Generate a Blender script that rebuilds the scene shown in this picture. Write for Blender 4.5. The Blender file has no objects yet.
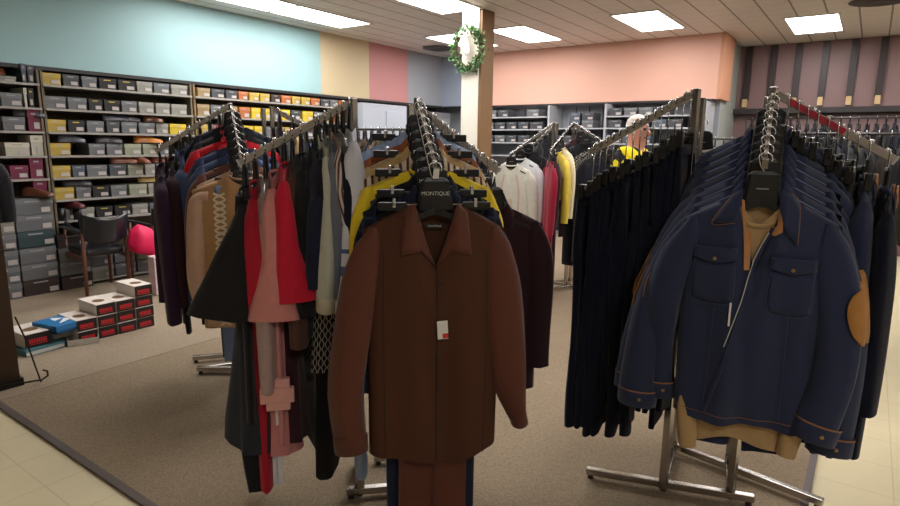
import bpy, bmesh, math, random
from mathutils import Vector, Matrix
SC = bpy.context.scene
COL = SC.collection
PI = math.pi
rnd = random.Random(7)

# ---------------------------------------------------------------- helpers
def lin(c):
    return c / 12.92 if c <= 0.04045 else ((c + 0.055) / 1.055) ** 2.4
def rgb(r, g, b):
    return (lin(r / 255), lin(g / 255), lin(b / 255), 1)

MATS = {}
def mat(name, c, rough=0.6, metal=0.0, var=0.0, vscale=8.0, bump=0.0, bscale=60.0, sheen=0.0, spec=0.5, coat=0.0):
    if name in MATS: return MATS[name]
    m = bpy.data.materials.new(name); m.use_nodes = True
    nt = m.node_tree; b = nt.nodes['Principled BSDF']
    col = rgb(*c)
    b.inputs['Base Color'].default_value = col
    b.inputs['Roughness'].default_value = rough
    b.inputs['Metallic'].default_value = metal
    b.inputs['Specular IOR Level'].default_value = spec
    if sheen: b.inputs['Sheen Weight'].default_value = sheen
    if coat: b.inputs['Coat Weight'].default_value = coat
    tc = nt.nodes.new('ShaderNodeTexCoord')
    if var:
        n = nt.nodes.new('ShaderNodeTexNoise'); n.inputs['Scale'].default_value = vscale
        n.inputs['Detail'].default_value = 4
        nt.links.new(tc.outputs['Object'], n.inputs['Vector'])
        mx = nt.nodes.new('ShaderNodeMix'); mx.data_type = 'RGBA'
        mx.inputs[6].default_value = tuple(min(1, x * (1 - var)) for x in col[:3]) + (1,)
        mx.inputs[7].default_value = tuple(min(1, x * (1 + var)) for x in col[:3]) + (1,)
        nt.links.new(n.outputs['Fac'], mx.inputs[0])
        nt.links.new(mx.outputs[2], b.inputs['Base Color'])
    if bump:
        n2 = nt.nodes.new('ShaderNodeTexNoise'); n2.inputs['Scale'].default_value = bscale
        n2.inputs['Detail'].default_value = 3
        nt.links.new(tc.outputs['Object'], n2.inputs['Vector'])
        bp = nt.nodes.new('ShaderNodeBump'); bp.inputs['Strength'].default_value = bump
        bp.inputs['Distance'].default_value = 0.01
        nt.links.new(n2.outputs['Fac'], bp.inputs['Height'])
        nt.links.new(bp.outputs['Normal'], b.inputs['Normal'])
    MATS[name] = m
    return m
def cloth(name, c, rough=0.85, var=0.12, bump=0.25, sheen=0.15, spec=0.25):
    return mat('cloth ' + name, c, rough, 0, var, 30, bump, 220, sheen, spec)

def pattern(name, base, ink, fn):
    """cloth with a woven pattern; fn(nt, vector_socket) returns a 0..1 socket"""
    m = mat(name, base, 0.85, spec=0.25)
    nt = m.node_tree; b = nt.nodes['Principled BSDF']
    tc = nt.nodes.new('ShaderNodeTexCoord')
    fac = fn(nt, tc.outputs['Object'])
    mx = nt.nodes.new('ShaderNodeMix'); mx.data_type = 'RGBA'
    mx.inputs[6].default_value = rgb(*base); mx.inputs[7].default_value = rgb(*ink)
    nt.links.new(fac, mx.inputs[0]); nt.links.new(mx.outputs[2], b.inputs['Base Color'])
    return m
def mth(nt, op, a, b=None, c=None):
    n = nt.nodes.new('ShaderNodeMath'); n.operation = op
    for i, v in enumerate((a, b, c)):
        if v is None: continue
        if isinstance(v, (int, float)): n.inputs[i].default_value = v
        else: nt.links.new(v, n.inputs[i])
    return n.outputs[0]
def sep(nt, v):
    s = nt.nodes.new('ShaderNodeSeparateXYZ'); nt.links.new(v, s.inputs[0]); return s.outputs

def obj(name, bm, m=None, parent=None, smooth=False, loc=None, solid=0, bevel=0, sub=0):
    me = bpy.data.meshes.new(name)
    bmesh.ops.recalc_face_normals(bm, faces=bm.faces[:])
    bm.to_mesh(me); bm.free()
    ms = m if isinstance(m, (list, tuple)) else [m]
    for x in ms:
        if x: me.materials.append(x)
    if smooth:
        for p in me.polygons: p.use_smooth = True
    o = bpy.data.objects.new(name, me); COL.objects.link(o)
    if parent: o.parent = parent
    if loc: o.location = loc
    if bevel:
        md = o.modifiers.new('b', 'BEVEL'); md.width = bevel; md.segments = 2; md.limit_method = 'ANGLE'
    if solid:
        md = o.modifiers.new('s', 'SOLIDIFY'); md.thickness = solid; md.offset = 0
    if sub:
        md = o.modifiers.new('u', 'SUBSURF'); md.levels = sub; md.render_levels = sub
    return o
def tag(o, label, cat, group=None, kind=None):
    o['label'] = label; o['category'] = cat
    if group: o['group'] = group
    if kind: o['kind'] = kind
    return o
def thing(name, label, cat, loc=(0, 0, 0), rotz=0, group=None, rot=None):
    o = bpy.data.objects.new(name, None); COL.objects.link(o)
    o.empty_display_size = 0.05
    o.location = loc; o.rotation_euler = rot if rot else (0, 0, rotz)
    return tag(o, label, cat, group)
def struct(name, bm, m, **k):
    o = obj(name, bm, m, **k); o['kind'] = 'structure'; return o

def BM(): return bmesh.new()
def bx(bm, x0, x1, y0, y1, z0, z1, M=None, mi=0):
    vs = []
    for z in (z0, z1):
        for x, y in ((x0, y0), (x1, y0), (x1, y1), (x0, y1)):
            v = Vector((x, y, z))
            vs.append(bm.verts.new(M @ v if M else v))
    for f in ((3, 2, 1, 0), (4, 5, 6, 7), (0, 1, 5, 4), (1, 2, 6, 5), (2, 3, 7, 6), (3, 0, 4, 7)):
        fc = bm.faces.new([vs[i] for i in f]); fc.material_index = mi
    return bm
def box(x0, x1, y0, y1, z0, z1, M=None): return bx(BM(), x0, x1, y0, y1, z0, z1, M)
def quad(bm, pts, mi=0):
    f = bm.faces.new([bm.verts.new(Vector(p)) for p in pts]); f.material_index = mi
def bar(bm, a, b, w, h, up=Vector((0, 0, 1)), mi=0):
    a = Vector(a); b = Vector(b); t = (b - a).normalized()
    s = t.cross(up)
    if s.length < 1e-4: s = t.cross(Vector((0, 1, 0)))
    s.normalize(); u = s.cross(t)
    r = []
    for p in (a, b):
        r.append([bm.verts.new(p + s * sx * w / 2 + u * sy * h / 2) for sx, sy in ((-1, -1), (1, -1), (1, 1), (-1, 1))])
    for i in range(4):
        f = bm.faces.new([r[0][i], r[0][(i + 1) % 4], r[1][(i + 1) % 4], r[1][i]]); f.material_index = mi
    bm.faces.new(r[0][::-1]).material_index = mi; bm.faces.new(r[1]).material_index = mi
    return bm
def tube(bm, pts, r, n=8, cap=True, ref=None, mi=0, fold=None):
    """swept tube; r = number | list of numbers | list of (across, along ref) radii"""
    pts = [Vector(p) for p in pts]; N = len(pts); rings = []
    side = None
    for i, p in enumerate(pts):
        t = (pts[min(i + 1, N - 1)] - pts[max(i - 1, 0)]).normalized()
        if ref is not None:
            q = Vector(ref); q = (q - t * q.dot(t)).normalized(); side = t.cross(q)
        elif side is None:
            side = t.cross(Vector((0, 0, 1)))
            if side.length < 1e-3: side = t.cross(Vector((0, 1, 0)))
            side.normalize(); q = side.cross(t)
        else:
            side = (side - t * side.dot(t)).normalized(); q = side.cross(t)
        rr = r[i] if isinstance(r, (list, tuple)) else r
        ra, rb = rr if isinstance(rr, (list, tuple)) else (rr, rr)
        ring = []
        for k in range(n):
            a = 2 * PI * k / n
            f = 1 + (fold(i / (N - 1), a) if fold else 0)
            ring.append(bm.verts.new(p + side * math.cos(a) * ra * f + q * math.sin(a) * rb * f))
        rings.append(ring)
    for i in range(N - 1):
        for k in range(n):
            f = bm.faces.new([rings[i][k], rings[i][(k + 1) % n], rings[i + 1][(k + 1) % n], rings[i + 1][k]])
            f.material_index = mi
    if cap:
        bm.faces.new(rings[0][::-1]).material_index = mi; bm.faces.new(rings[-1]).material_index = mi
    return rings
def smooth_path(pts, n):
    """catmull-rom through pts (tuples of any length)"""
    out = []; P = [pts[0]] + list(pts) + [pts[-1]]; m = len(pts) - 1
    for j in range(n + 1):
        u = j / n * m; i = min(int(u), m - 1); t = u - i
        a, b, c, d = P[i], P[i + 1], P[i + 2], P[i + 3]
        out.append(tuple(0.5 * (2 * b[k] + (c[k] - a[k]) * t + (2 * a[k] - 5 * b[k] + 4 * c[k] - d[k]) * t * t
                         + (3 * b[k] - a[k] - 3 * c[k] + d[k]) * t ** 3) for k in range(len(b))))
    return out
def text(name, s, size, m, parent, M, ext=0.0006):
    cu = bpy.data.curves.new('t', 'FONT'); cu.body = s; cu.size = size; cu.extrude = ext
    cu.align_x = 'CENTER'; cu.align_y = 'CENTER'
    t = bpy.data.objects.new('t', cu); COL.objects.link(t)
    bpy.context.view_layer.update()
    me = bpy.data.meshes.new_from_object(t.evaluated_get(bpy.context.evaluated_depsgraph_get()))
    bpy.data.objects.remove(t); bpy.data.curves.remove(cu)
    me.transform(M); me.materials.clear(); me.materials.append(m)
    o = bpy.data.objects.new(name, me); COL.objects.link(o); o.parent = parent
    return o

# ---------------------------------------------------------------- camera
cd = bpy.data.cameras.new('camera'); cam = bpy.data.objects.new('camera', cd); COL.objects.link(cam)
F = 590.0
def dv(px, py): return Vector((px - 450, 253 - py, -F))
cy_ = dv(873, 149.6).normalized(); nx = dv(-400, 133); nx = (nx - cy_ * nx.dot(cy_)).normalized()
cx_ = -nx; cz_ = cx_.cross(cy_)
ROT = Matrix((cx_, cy_, cz_))
cam.matrix_world = Matrix.Translation((0, 0, 1.5)) @ ROT.to_4x4()
cd.sensor_width = 36; cd.lens = F / 900 * 36; cd.clip_start = 0.05; cd.clip_end = 100
SC.camera = cam
SC.view_settings.view_transform = 'Standard'; SC.view_settings.look = 'None'
SC.view_settings.gamma = 1; SC.view_settings.use_curve_mapping = False
SC.view_settings.exposure = 0.25

# ---------------------------------------------------------------- shared materials
CHROME = mat('chrome', (205, 205, 208), 0.16, 1.0)
STEEL = mat('brushed steel', (176, 170, 164), 0.24, 1.0)
DSTEEL = mat('dull steel', (92, 90, 88), 0.45, 1.0)
BLACKP = mat('black plastic', (12, 12, 13), 0.38)
PRINTW = mat('white print', (200, 200, 200), 0.6)
PAPER = mat('white paper', (228, 226, 222), 0.7)
REDINK = mat('red ink', (205, 40, 45), 0.6)

# ---------------------------------------------------------------- room
H = 3.05; XW = -6.95; YB = 10.5; XR = 5.0; YF = -3.5
def floor_tile():
    m = mat('cream vinyl tile', (222, 208, 172), 0.28, var=0.10, vscale=3, spec=0.5)
    nt = m.node_tree; b = nt.nodes['Principled BSDF']
    g = nt.nodes.new('ShaderNodeNewGeometry'); s = sep(nt, g.outputs['Position'])
    def line(v, off):
        t = mth(nt, 'ADD', v, off); t = mth(nt, 'DIVIDE', t, 0.3048); t = mth(nt, 'FRACT', t)
        t = mth(nt, 'SUBTRACT', t, 0.5); t = mth(nt, 'ABSOLUTE', t); return mth(nt, 'GREATER_THAN', t, 0.492)
    fac = mth(nt, 'MAXIMUM', line(s[0], -0.25 + 30.48), line(s[1], 30.48))
    mx = nt.nodes.new('ShaderNodeMix'); mx.data_type = 'RGBA'
    src = b.inputs['Base Color'].links[0].from_socket
    nt.links.new(src, mx.inputs[6]); mx.inputs[7].default_value = rgb(188, 172, 136)
    nt.links.new(mth(nt, 'MULTIPLY', fac, 0.6), mx.inputs[0]); nt.links.new(mx.outputs[2], b.inputs['Base Color'])
    return m
TILE = floor_tile()
struct('floor', box(XW - .1, XR, YF, YB + .1, -0.1, 0), TILE)
def carpet(name, c, c2):
    m = mat(name, c, 0.95, spec=0.1, bump=0.5, bscale=160)
    nt = m.node_tree; b = nt.nodes['Principled BSDF']
    g = nt.nodes.new('ShaderNodeNewGeometry')
    n = nt.nodes.new('ShaderNodeTexNoise'); n.inputs['Scale'].default_value = 120; n.inputs['Detail'].default_value = 4
    n3 = nt.nodes.new('ShaderNodeTexNoise'); n3.inputs['Scale'].default_value = 1.1; n3.inputs['Detail'].default_value = 3
    for q in (n, n3): nt.links.new(g.outputs['Position'], q.inputs['Vector'])
    f = mth(nt, 'ADD', mth(nt, 'MULTIPLY', n.outputs['Fac'], 1.5), mth(nt, 'MULTIPLY', n3.outputs['Fac'], 0.5))
    f = mth(nt, 'SUBTRACT', f, 0.5); f.node.use_clamp = True
    mx = nt.nodes.new('ShaderNodeMix'); mx.data_type = 'RGBA'
    mx.inputs[6].default_value = rgb(*c); mx.inputs[7].default_value = rgb(*c2)
    nt.links.new(f, mx.inputs[0]); nt.links.new(mx.outputs[2], b.inputs['Base Color'])
    return m
CARP = carpet('brown carpet', (118, 102, 84), (164, 146, 122))
CARP2 = carpet('brown carpet back', (126, 112, 96), (176, 158, 136))
tag(obj('carpet', box(-3.945, -0.08, 1.12, YB, 0, 0.012), CARP), 'brown looped carpet covering the middle of the shop floor under the racks', 'carpet')
tag(obj('carpet', box(XW, -3.955, 1.12, YB, 0, 0.011), CARP2), 'paler brown carpet strip along the shoe wall under the chair and black red boxes', 'carpet')
EDGE = mat('carpet edging', (92, 80, 76), 0.5)
b_ = BM(); bx(b_, XW, -0.05, 1.085, 1.12, 0, 0.014); bx(b_, -0.08, -0.05, 1.12, YB, 0, 0.014)
struct('trim_1', b_, EDGE)

WALLC = mat('cream wall paint', (205, 200, 190), 0.8)
DARKW = mat('dark back wall', (88, 84, 78), 0.8)
struct('wall_left', box(XW - .1, XW, YF, 9.35, 0, H), DARKW)
GREYW = mat('grey slat wall', (150, 154, 160), 0.6)
struct('wall_back', box(XW, -1.87, 9.35, 9.45, 0, H), GREYW)
struct('wall_far', box(-1.87, XR, YB, YB + .1, 0, H), mat('plum brown panelling', (128, 100, 98), 0.5, var=.04, vscale=2))
struct('wall_right', box(XR, XR + .1, YF, YB, 0, H), WALLC)
struct('wall_front', box(XW, XR, YF - .1, YF, 0, H), WALLC)
struct('wall_return', box(-1.97, -1.87, 9.45, YB, 0, H), mat('grey green paint', (150, 152, 145), 0.7))

def ceiling_mat():
    m = mat('ceiling tile', (200, 192, 184), 0.5, spec=0.35, bump=0.12, bscale=40)
    nt = m.node_tree; b = nt.nodes['Principled BSDF']
    g = nt.nodes.new('ShaderNodeNewGeometry'); s = sep(nt, g.outputs['Position'])
    def line(v, per, w):
        t = mth(nt, 'ADD', v, 30 * per); t = mth(nt, 'DIVIDE', t, per); t = mth(nt, 'FRACT', t)
        t = mth(nt, 'SUBTRACT', t, 0.5); t = mth(nt, 'ABSOLUTE', t); return mth(nt, 'GREATER_THAN', t, 0.5 - w)
    l1 = line(s[0], 0.3048, 0.03); l2 = mth(nt, 'MULTIPLY', line(s[1], 0.3048, 0.02), 0.35)
    f = mth(nt, 'MAXIMUM', l1, l2)
    mx = nt.nodes.new('ShaderNodeMix'); mx.data_type = 'RGBA'
    mx.inputs[6].default_value = rgb(228, 220, 214); mx.inputs[7].default_value = rgb(100, 92, 88)
    nt.links.new(mth(nt, 'MULTIPLY', f, 0.8), mx.inputs[0]); nt.links.new(mx.outputs[2], b.inputs['Base Color'])
    bp = [n for n in nt.nodes if n.type == 'BUMP'][0]
    bp2 = nt.nodes.new('ShaderNodeBump'); bp2.inputs['Strength'].default_value = 0.5; bp2.inputs['Distance'].default_value = -0.006
    nt.links.new(f, bp2.inputs['Height']); nt.links.new(bp.outputs['Normal'], bp2.inputs['Normal'])
    nt.links.new(bp2.outputs['Normal'], b.inputs['Normal'])
    return m
struct('ceiling', box(XW, XR, YF, YB, H, H + .1), ceiling_mat())

# painted fascia along the left wall and the back wall
for k, (nm, y0, y1, c) in enumerate((('teal', -2.0, 6.11, (148, 182, 184)), ('beige', 6.11, 7.12, (196, 178, 142)),
        ('rose', 7.12, 8.08, (186, 130, 128)), ('grey', 8.08, 9.07, (150, 154, 160)))):
    struct('wall_fascia_%s' % nm, box(XW, -6.6, y0, y1, 2.18, H), mat(nm + ' paint', c, 0.55))
struct('wall_fascia_blue', box(-6.6, -5.72, 9.07, 9.35, 2.18, H), mat('blue grey paint', (156, 166, 182), 0.55))
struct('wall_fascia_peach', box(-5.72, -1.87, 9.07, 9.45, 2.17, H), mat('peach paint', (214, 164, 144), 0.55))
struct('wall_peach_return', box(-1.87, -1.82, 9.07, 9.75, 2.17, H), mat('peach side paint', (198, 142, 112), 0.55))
# dark rail under the left fascia
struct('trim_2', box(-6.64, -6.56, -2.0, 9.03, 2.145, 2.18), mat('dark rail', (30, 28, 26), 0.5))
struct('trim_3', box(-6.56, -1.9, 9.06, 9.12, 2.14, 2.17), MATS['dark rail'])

# far wall battens with pale wood ends
BATT = mat('dark batten', (46, 34, 34), 0.45); TAN = mat('pale wood end', (196, 168, 120), 0.5)
for i, x in enumerate((-1.73, -1.39, -1.06, -0.72, -0.37, -0.03, 0.31, 0.65, 0.99, 1.33)):
    t = thing('wall_batten', 'dark batten with pale wood tip on the plum wall, %s from the grey corner' %
              ('first second third fourth fifth sixth seventh eighth ninth tenth'.split()[i]), 'batten', (x, YB, 2.1), group='battens on the plum wall')
    obj('strip', box(-.045, .045, -.05, 0, .13, .94), BATT, t)
    obj('wood_tip', box(-.032, .032, -.085, 0, .03, .15), TAN, t)
struct('trim_4', box(-1.87, XR, 10.36, 10.5, 2.02, 2.1), mat('dark rail 2', (40, 34, 34), 0.5))

# square column with wreath
ct = BM(); bx(ct, -4.14, -3.87, 6.10, 6.37, 0, H)
struct('column', ct, mat('column tan side', (128, 96, 62), 0.6))
struct('column_face', box(-4.14, -3.905, 6.085, 6.10, 0, H), mat('column white face', (232, 224, 208), 0.5))

# lights
LW, LL = 0.55, 1.17
def em(name, c, s):
    m = bpy.data.materials.new(name); m.use_nodes = True; nt = m.node_tree
    b = nt.nodes['Principled BSDF']; b.inputs['Base Color'].default_value = (.9, .9, .9, 1)
    b.inputs['Emission Color'].default_value = c; b.inputs['Emission Strength'].default_value = s
    return m
TUBE = em('lit diffuser', (1.0, 0.982, 0.975, 1), 15)
FRAME = mat('white metal frame', (225, 222, 216), 0.4)
lights = [(-0.78, 8.48, 'lit ceiling panel nearest the plum panelled wall'), (-2.48, 7.24, 'lit ceiling panel above the peach wall middle'),
    (-4.22, 7.24, 'lit ceiling panel just right of the white column top'), (-4.16, 4.9, 'lit ceiling panel before the white column, cut by the top of the picture'),
    (-5.3, 7.24, 'lit ceiling panel half hidden behind the wreath column'), (-5.86, 4.88, 'bright lit ceiling panel nearest the teal fascia'),
    (-5.86, 3.66, 'lit ceiling panel at the top left edge beside teal fascia'),
    (-2.48, 4.9, 'unseen'), (-0.78, 6.1, 'unseen'), (-2.48, 2.5, 'unseen'), (-0.6, 3.7, 'unseen'), (1.0, 6.1, 'unseen'),
    (1.0, 8.48, 'unseen'), (-4.2, 2.2, 'unseen'), (1.4, -1.0, 'unseen'), (3.0, 3.5, 'unseen')]
side_ = iter(['left rear', 'middle', 'right', 'near middle', 'above navy rack', 'right middle', 'right far', 'right near', 'left near', 'behind viewer', 'far right'])
for x, y, lb in lights:
    if lb == 'unseen': lb = 'lit ceiling panel out of the picture, ' + next(side_) + ' of the ceiling'
    t = thing('ceiling_light', lb, 'light', (x, y + LL / 2, H), group='lit panels in the ceiling')
    fb = BM()
    for a in ((-.30, -.27, -.62, .62), (.27, .30, -.62, .62), (-.27, .27, -.62, -.585), (-.27, .27, .585, .62)): bx(fb, *a, -.012, 0)
    obj('frame', fb, FRAME, t)
    obj('diffuser', box(-.27, .27, -.585, .585, -.008, -.001), TUBE, t)

# round ceiling vents
VENT = mat('grey vent metal', (70, 68, 66), 0.5)
for (x, y, r, lb) in ((-6.0, 8.15, .27, 'small round grey ceiling vent near the blue grey corner'), (-.1, 7.95, .30, 'round grey ceiling vent at the top right beside light panel')):
    t = thing('ceiling_vent', lb, 'vent', (x, y, H))
    for nm, r0, r1, z in (('outer_ring', r, r * .74, -.03), ('inner_ring', r * .7, r * .46, -.045), ('center_cone', r * .42, .02, -.05)):
        b = BM(); tube(b, [(0, 0, 0), (0, 0, z * .5), (0, 0, z)], [r0 * .7, r0, r1], 28)
        obj(nm, b, VENT, t, smooth=False)

# wreath on the column
wt = thing('wreath', 'green leafy wreath with white ribbon hanging on white column', 'wreath', (-4.03, 6.05, 2.60))
LEAF = mat('pine green', (62, 104, 52), 0.6, var=.4, vscale=40); LEAF2 = mat('pale green leaf', (110, 134, 84), 0.6)
b = BM(); tube(b, [(math.cos(a) * .185, 0, math.sin(a) * .21) for a in [2 * PI * k / 32 for k in range(33)]], .03, 8, cap=False)
obj('ring', b, mat('brown twig', (72, 56, 36), .8), wt)
b = BM(); b2 = BM()
r_ = random.Random(3)
for k in range(620):
    a = r_.uniform(0, 2 * PI); rad = r_.gauss(0, .028)
    c = Vector((math.cos(a) * (.19 + rad), r_.uniform(-.045, .015), math.sin(a) * (.215 + rad)))
    d = Vector((math.cos(a) * .5 + r_.uniform(-1, 1), r_.uniform(-.9, .1), math.sin(a) * .5 + r_.uniform(-1, 1))).normalized() * r_.uniform(.03, .055)
    s = d.cross(Vector((r_.uniform(-1, 1), 1, r_.uniform(-1, 1)))).normalized() * .012
    bb = b if r_.random() < .8 else b2
    quad(bb, [c, c + d * .5 + s, c + d, c + d * .5 - s])
fo = obj('foliage', b, LEAF, wt); fo['kind'] = 'stuff'
obj('pale_leaves', b2, LEAF2, wt)['kind'] = 'stuff'
b = BM()
for q in range(5):
    tube(b, smooth_path([(0, -.06, .15), (-.05 + .02 * q, -.08, .10), (-.05 + .025 * q, -.06, .02), (-.045 + .022 * q, -.07, -.06 - .02 * (q % 2))], 10), [(.014, .003)] * 11, 6, ref=(0, 1, 0))
for s in (-1, 1): tube(b, smooth_path([(0, -.06, .15), (s * .05, -.09, .19), (s * .075, -.08, .14), (0, -.07, .14)], 10), [(.012, .004)] * 11, 6, ref=(0, 1, 0))
obj('ribbon', b, mat('cream ribbon', (226, 214, 196), .6), wt, smooth=True)
# ---------------------------------------------------------------- measuring helper: where a sight line meets a wall plane
def on_x(px, py, x):
    r = ROT @ dv(px, py); return Vector((0, 0, 1.5)) + r * (x / r.x)
def on_y(px, py, y):
    r = ROT @ dv(px, py); return Vector((0, 0, 1.5)) + r * (y / r.y)

# ---------------------------------------------------------------- shoe boxes
BOXC = {'grey': (96, 98, 100), 'dark': (62, 64, 68), 'light': (130, 128, 120), 'black': (24, 22, 22), 'yellow': (168, 142, 58),
        'bright': (190, 164, 36), 'orange': (164, 92, 48), 'tan': (140, 118, 82), 'maroon': (104, 26, 58), 'green': (136, 138, 118),
        'cream': (176, 172, 156), 'teal': (38, 58, 62), 'brown': (48, 36, 32), 'slate': (72, 80, 92)}
NAMES = {'grey': 'mid grey', 'dark': 'dark grey', 'light': 'light grey', 'black': 'black', 'yellow': 'mustard yellow', 'bright': 'bright yellow',
         'orange': 'orange', 'tan': 'tan', 'maroon': 'maroon', 'green': 'pale green grey', 'cream': 'cream', 'teal': 'dark teal', 'brown': 'dark brown', 'slate': 'slate blue'}
BMAT = {k: mat('card ' + k, c, 0.6, var=.05, vscale=6) for k, c in BOXC.items()}
BLID = {k: mat('card lid ' + k, tuple(min(255, int(v * 1.08) + 4) for v in c), 0.6) for k, c in BOXC.items()}
PRINTG = mat('pale print', (150, 150, 150), .6); PRINTY = mat('yellow print', (196, 170, 60), .6)
MC = {}
def cached(key, fn):
    if key not in MC:
        o = fn(); MC[key] = o.data; return o, True
    return None, False
def put(key, name, fn, m, parent):
    if key not in MC:
        bm = fn(); me = bpy.data.meshes.new(name); bmesh.ops.recalc_face_normals(bm, faces=bm.faces[:]); bm.to_mesh(me); bm.free()
        me.materials.append(m); MC[key] = me
    o = bpy.data.objects.new(name, MC[key]); COL.objects.link(o); o.parent = parent
    return o
def shoebox(loc, rotz, w, h, d, c, label, group, open_=False):
    w = round(w, 3)
    t = thing('shoe_box', label, 'shoe box', loc, rotz, group)
    lh = h * .34; e = .0035
    put(('tray', w, h, d, c), 'tray', lambda: box(-w / 2 + e, w / 2 - e, e, d - e, 0, h - .004), BMAT[c], t)
    put(('lid', w, h, d, c), 'lid', lambda: box(-w / 2, w / 2, 0, d, h - lh, h), BLID[c], t)
    lw = min(.075, w * .42)
    put(('lab', w, h, c), 'end_label', lambda: box(w / 2 - lw - .015, w / 2 - .015, -.0015, .004, h * .12, h * .42), mat('dull label', (176, 168, 164), .7), t)
    pm = PRINTY if c == 'black' else PRINTG
    put(('prt', w, h, c), 'printed_mark', lambda: box(-w * .22, w * .18, -.0012, 0.001, h * .78, h * .86), pm, t)
    return t
ORD = 'first second third fourth fifth sixth seventh eighth ninth tenth eleventh twelfth thirteenth fourteenth fifteenth sixteenth'.split()
SHELF_Z = [2.012, 1.79, 1.57, 1.342, 1.125, 0.91, 0.70]
SHN = ['top', 'second', 'third', 'fourth', 'fifth', 'sixth', 'lowest']
XF = -6.52
METAL = mat('grey painted shelf metal', (150, 146, 138), 0.45)
SHBACK = mat('taupe shelf back', (104, 94, 76), 0.7, var=.06, vscale=2)
WOODP = mat('tan divider', (128, 104, 66), 0.6)
for bn, y0, y1, zs in (('left bay', 0.4, 2.47, SHELF_Z[:6]), ('middle bay', 2.50, 4.02, SHELF_Z), ('right bay', 4.06, 6.62, SHELF_Z)):
    t = thing('shoe_shelving', 'grey metal shoe shelving on the left wall under the fascia, ' + bn, 'shelving', (XW, (y0 + y1) / 2, 0))
    oy = (y0 + y1) / 2
    obj('back_panel', box(.01, .03, y0 - oy, y1 - oy, 0, 2.14), SHBACK, t)
    for z in zs + ([.06] if bn != 'left bay' else []):
        obj('shelf', box(.03, .46, y0 - oy, y1 - oy, z - .022, z - .002), METAL, t)
    for y in (y0 - oy - .012, y1 - oy - .014): obj('upright', box(.03, .44, y, y + .02, 0, 2.14), SHBACK if bn != 'right bay' else WOODP, t)

def yat(px, py): return on_x(px, py, XF).y
# middle bay: zoomed pixel spans measured on each shelf
ROWS2 = [
 [(135, 210, 'yellow'), (212, 270, 'dark'), (275, 330, 'grey'), (333, 395, 'black'), (397, 458, 'black'), (460, 515, 'light'), (517, 572, 'grey'), (575, 632, 'light')],
 [(148, 228, 'grey'), (230, 298, 'grey'), (300, 350, 'black'), (352, 408, 'black'), (410, 465, 'grey'), (468, 522, 'light'), (525, 575, 'light'), (577, 632, 'light')],
 [(160, 228, 'yellow'), (230, 290, 'black'), (293, 355, 'grey'), (360, 407, 'dark'), (410, 465, 'grey'), (468, 525, 'grey'), (527, 570, 'light'), (572, 630, 'bright')],
 [(168, 243, 'yellow'), (300, 358, 'grey'), (360, 417, 'grey'), (420, 480, 'green'), (482, 532, 'green'), (534, 580, 'grey')],
 [(170, 243, 'yellow'), (245, 292, 'slate'), (294, 366, 'grey'), (370, 430, 'dark'), (432, 487, 'green'), (490, 540, 'light'), (542, 590, 'grey')],
 [(183, 255, 'yellow'), (257, 312, 'grey'), (313, 373, 'black'), (375, 433, 'grey'), (437, 500, 'green'), (502, 560, 'light')]]
for r, row in enumerate(ROWS2):
    yl = (86, 112, 133, 155, 178, 199)[r]
    for i, (a, b, c) in enumerate(row):
        ya, yb = yat(a / 3.37, yl), yat(b / 3.37, yl)
        h = .115 if r else .108
        shoebox((XF, (ya + yb) / 2, SHELF_Z[r]), PI / 2, max(.1, yb - ya - .012), h, .3, c,
                '%s shoe box, %s shelf, middle bay, %s from the left' % (NAMES[c], SHN[r], ORD[i]), 'shoe boxes in the middle bay')
for i, (a, b, c) in enumerate([(170, 276, 'grey'), (278, 402, 'light'), (405, 535, 'black'), (540, 665, 'black'), (668, 790, 'light'), (795, 900, 'grey')]):
    ya, yb = yat(40 + a / 7.225, 215), yat(40 + b / 7.225, 215)
    shoebox((XF, (ya + yb) / 2, SHELF_Z[6]), PI / 2, yb - ya - .012, .11, .3, c,
            '%s shoe box, lowest shelf, middle bay, %s from the left' % (NAMES[c], ORD[i]), 'shoe boxes in the middle bay')
# right bay, upper shelves seen above the clothes
ROWS3 = [
 [(130, 195, 'tan'), (197, 262, 'dark'), (265, 322, 'dark'), (325, 372, 'orange'), (375, 425, 'yellow'), (427, 475, 'yellow'), (478, 525, 'brown'), (528, 575, 'orange'), (578, 618, 'yellow'), (622, 665, 'yellow'), (668, 712, 'orange'), (715, 755, 'dark'), (758, 795, 'grey'), (800, 838, 'orange')],
 [(130, 192, 'tan'), (194, 255, 'grey'), (258, 324, 'tan'), (328, 382, 'orange'), (385, 432, 'bright'), (434, 482, 'bright'), (485, 523, 'grey'), (525, 572, 'bright'), (575, 622, 'dark'), (628, 680, 'bright'), (684, 730, 'grey'), (733, 775, 'tan'), (778, 820, 'orange')],
 [(130, 190, 'yellow'), (192, 255, 'grey'), (258, 340, 'grey'), (345, 398, 'bright'), (400, 452, 'bright'), (455, 510, 'grey'), (515, 570, 'yellow'), (575, 625, 'orange'), (630, 680, 'grey'), (685, 740, 'dark')],
 [(130, 190, 'light'), (192, 255, 'grey'), (258, 340, 'light'), (345, 410, 'grey'), (415, 480, 'dark')]]
for r, row in enumerate(ROWS3):
    for i, (a, b, c) in enumerate(row):
        pa, pb = 170 + a / 4.74, 170 + b / 4.74
        yl = 148 - (148 - (97, 115, 133, 150)[r]) * .97
        ya, yb = yat(pa, yl), min(6.6, yat(pb, yl))
        shoebox((XF, (ya + yb) / 2, SHELF_Z[r]), PI / 2, max(.1, yb - ya - .015), (.10, .135, .125, .12)[r], .3, c,
                '%s shoe box, %s shelf, far bay, %s from the left' % (NAMES[c], SHN[r], ORD[i]), 'shoe boxes in the far bay')
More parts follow.
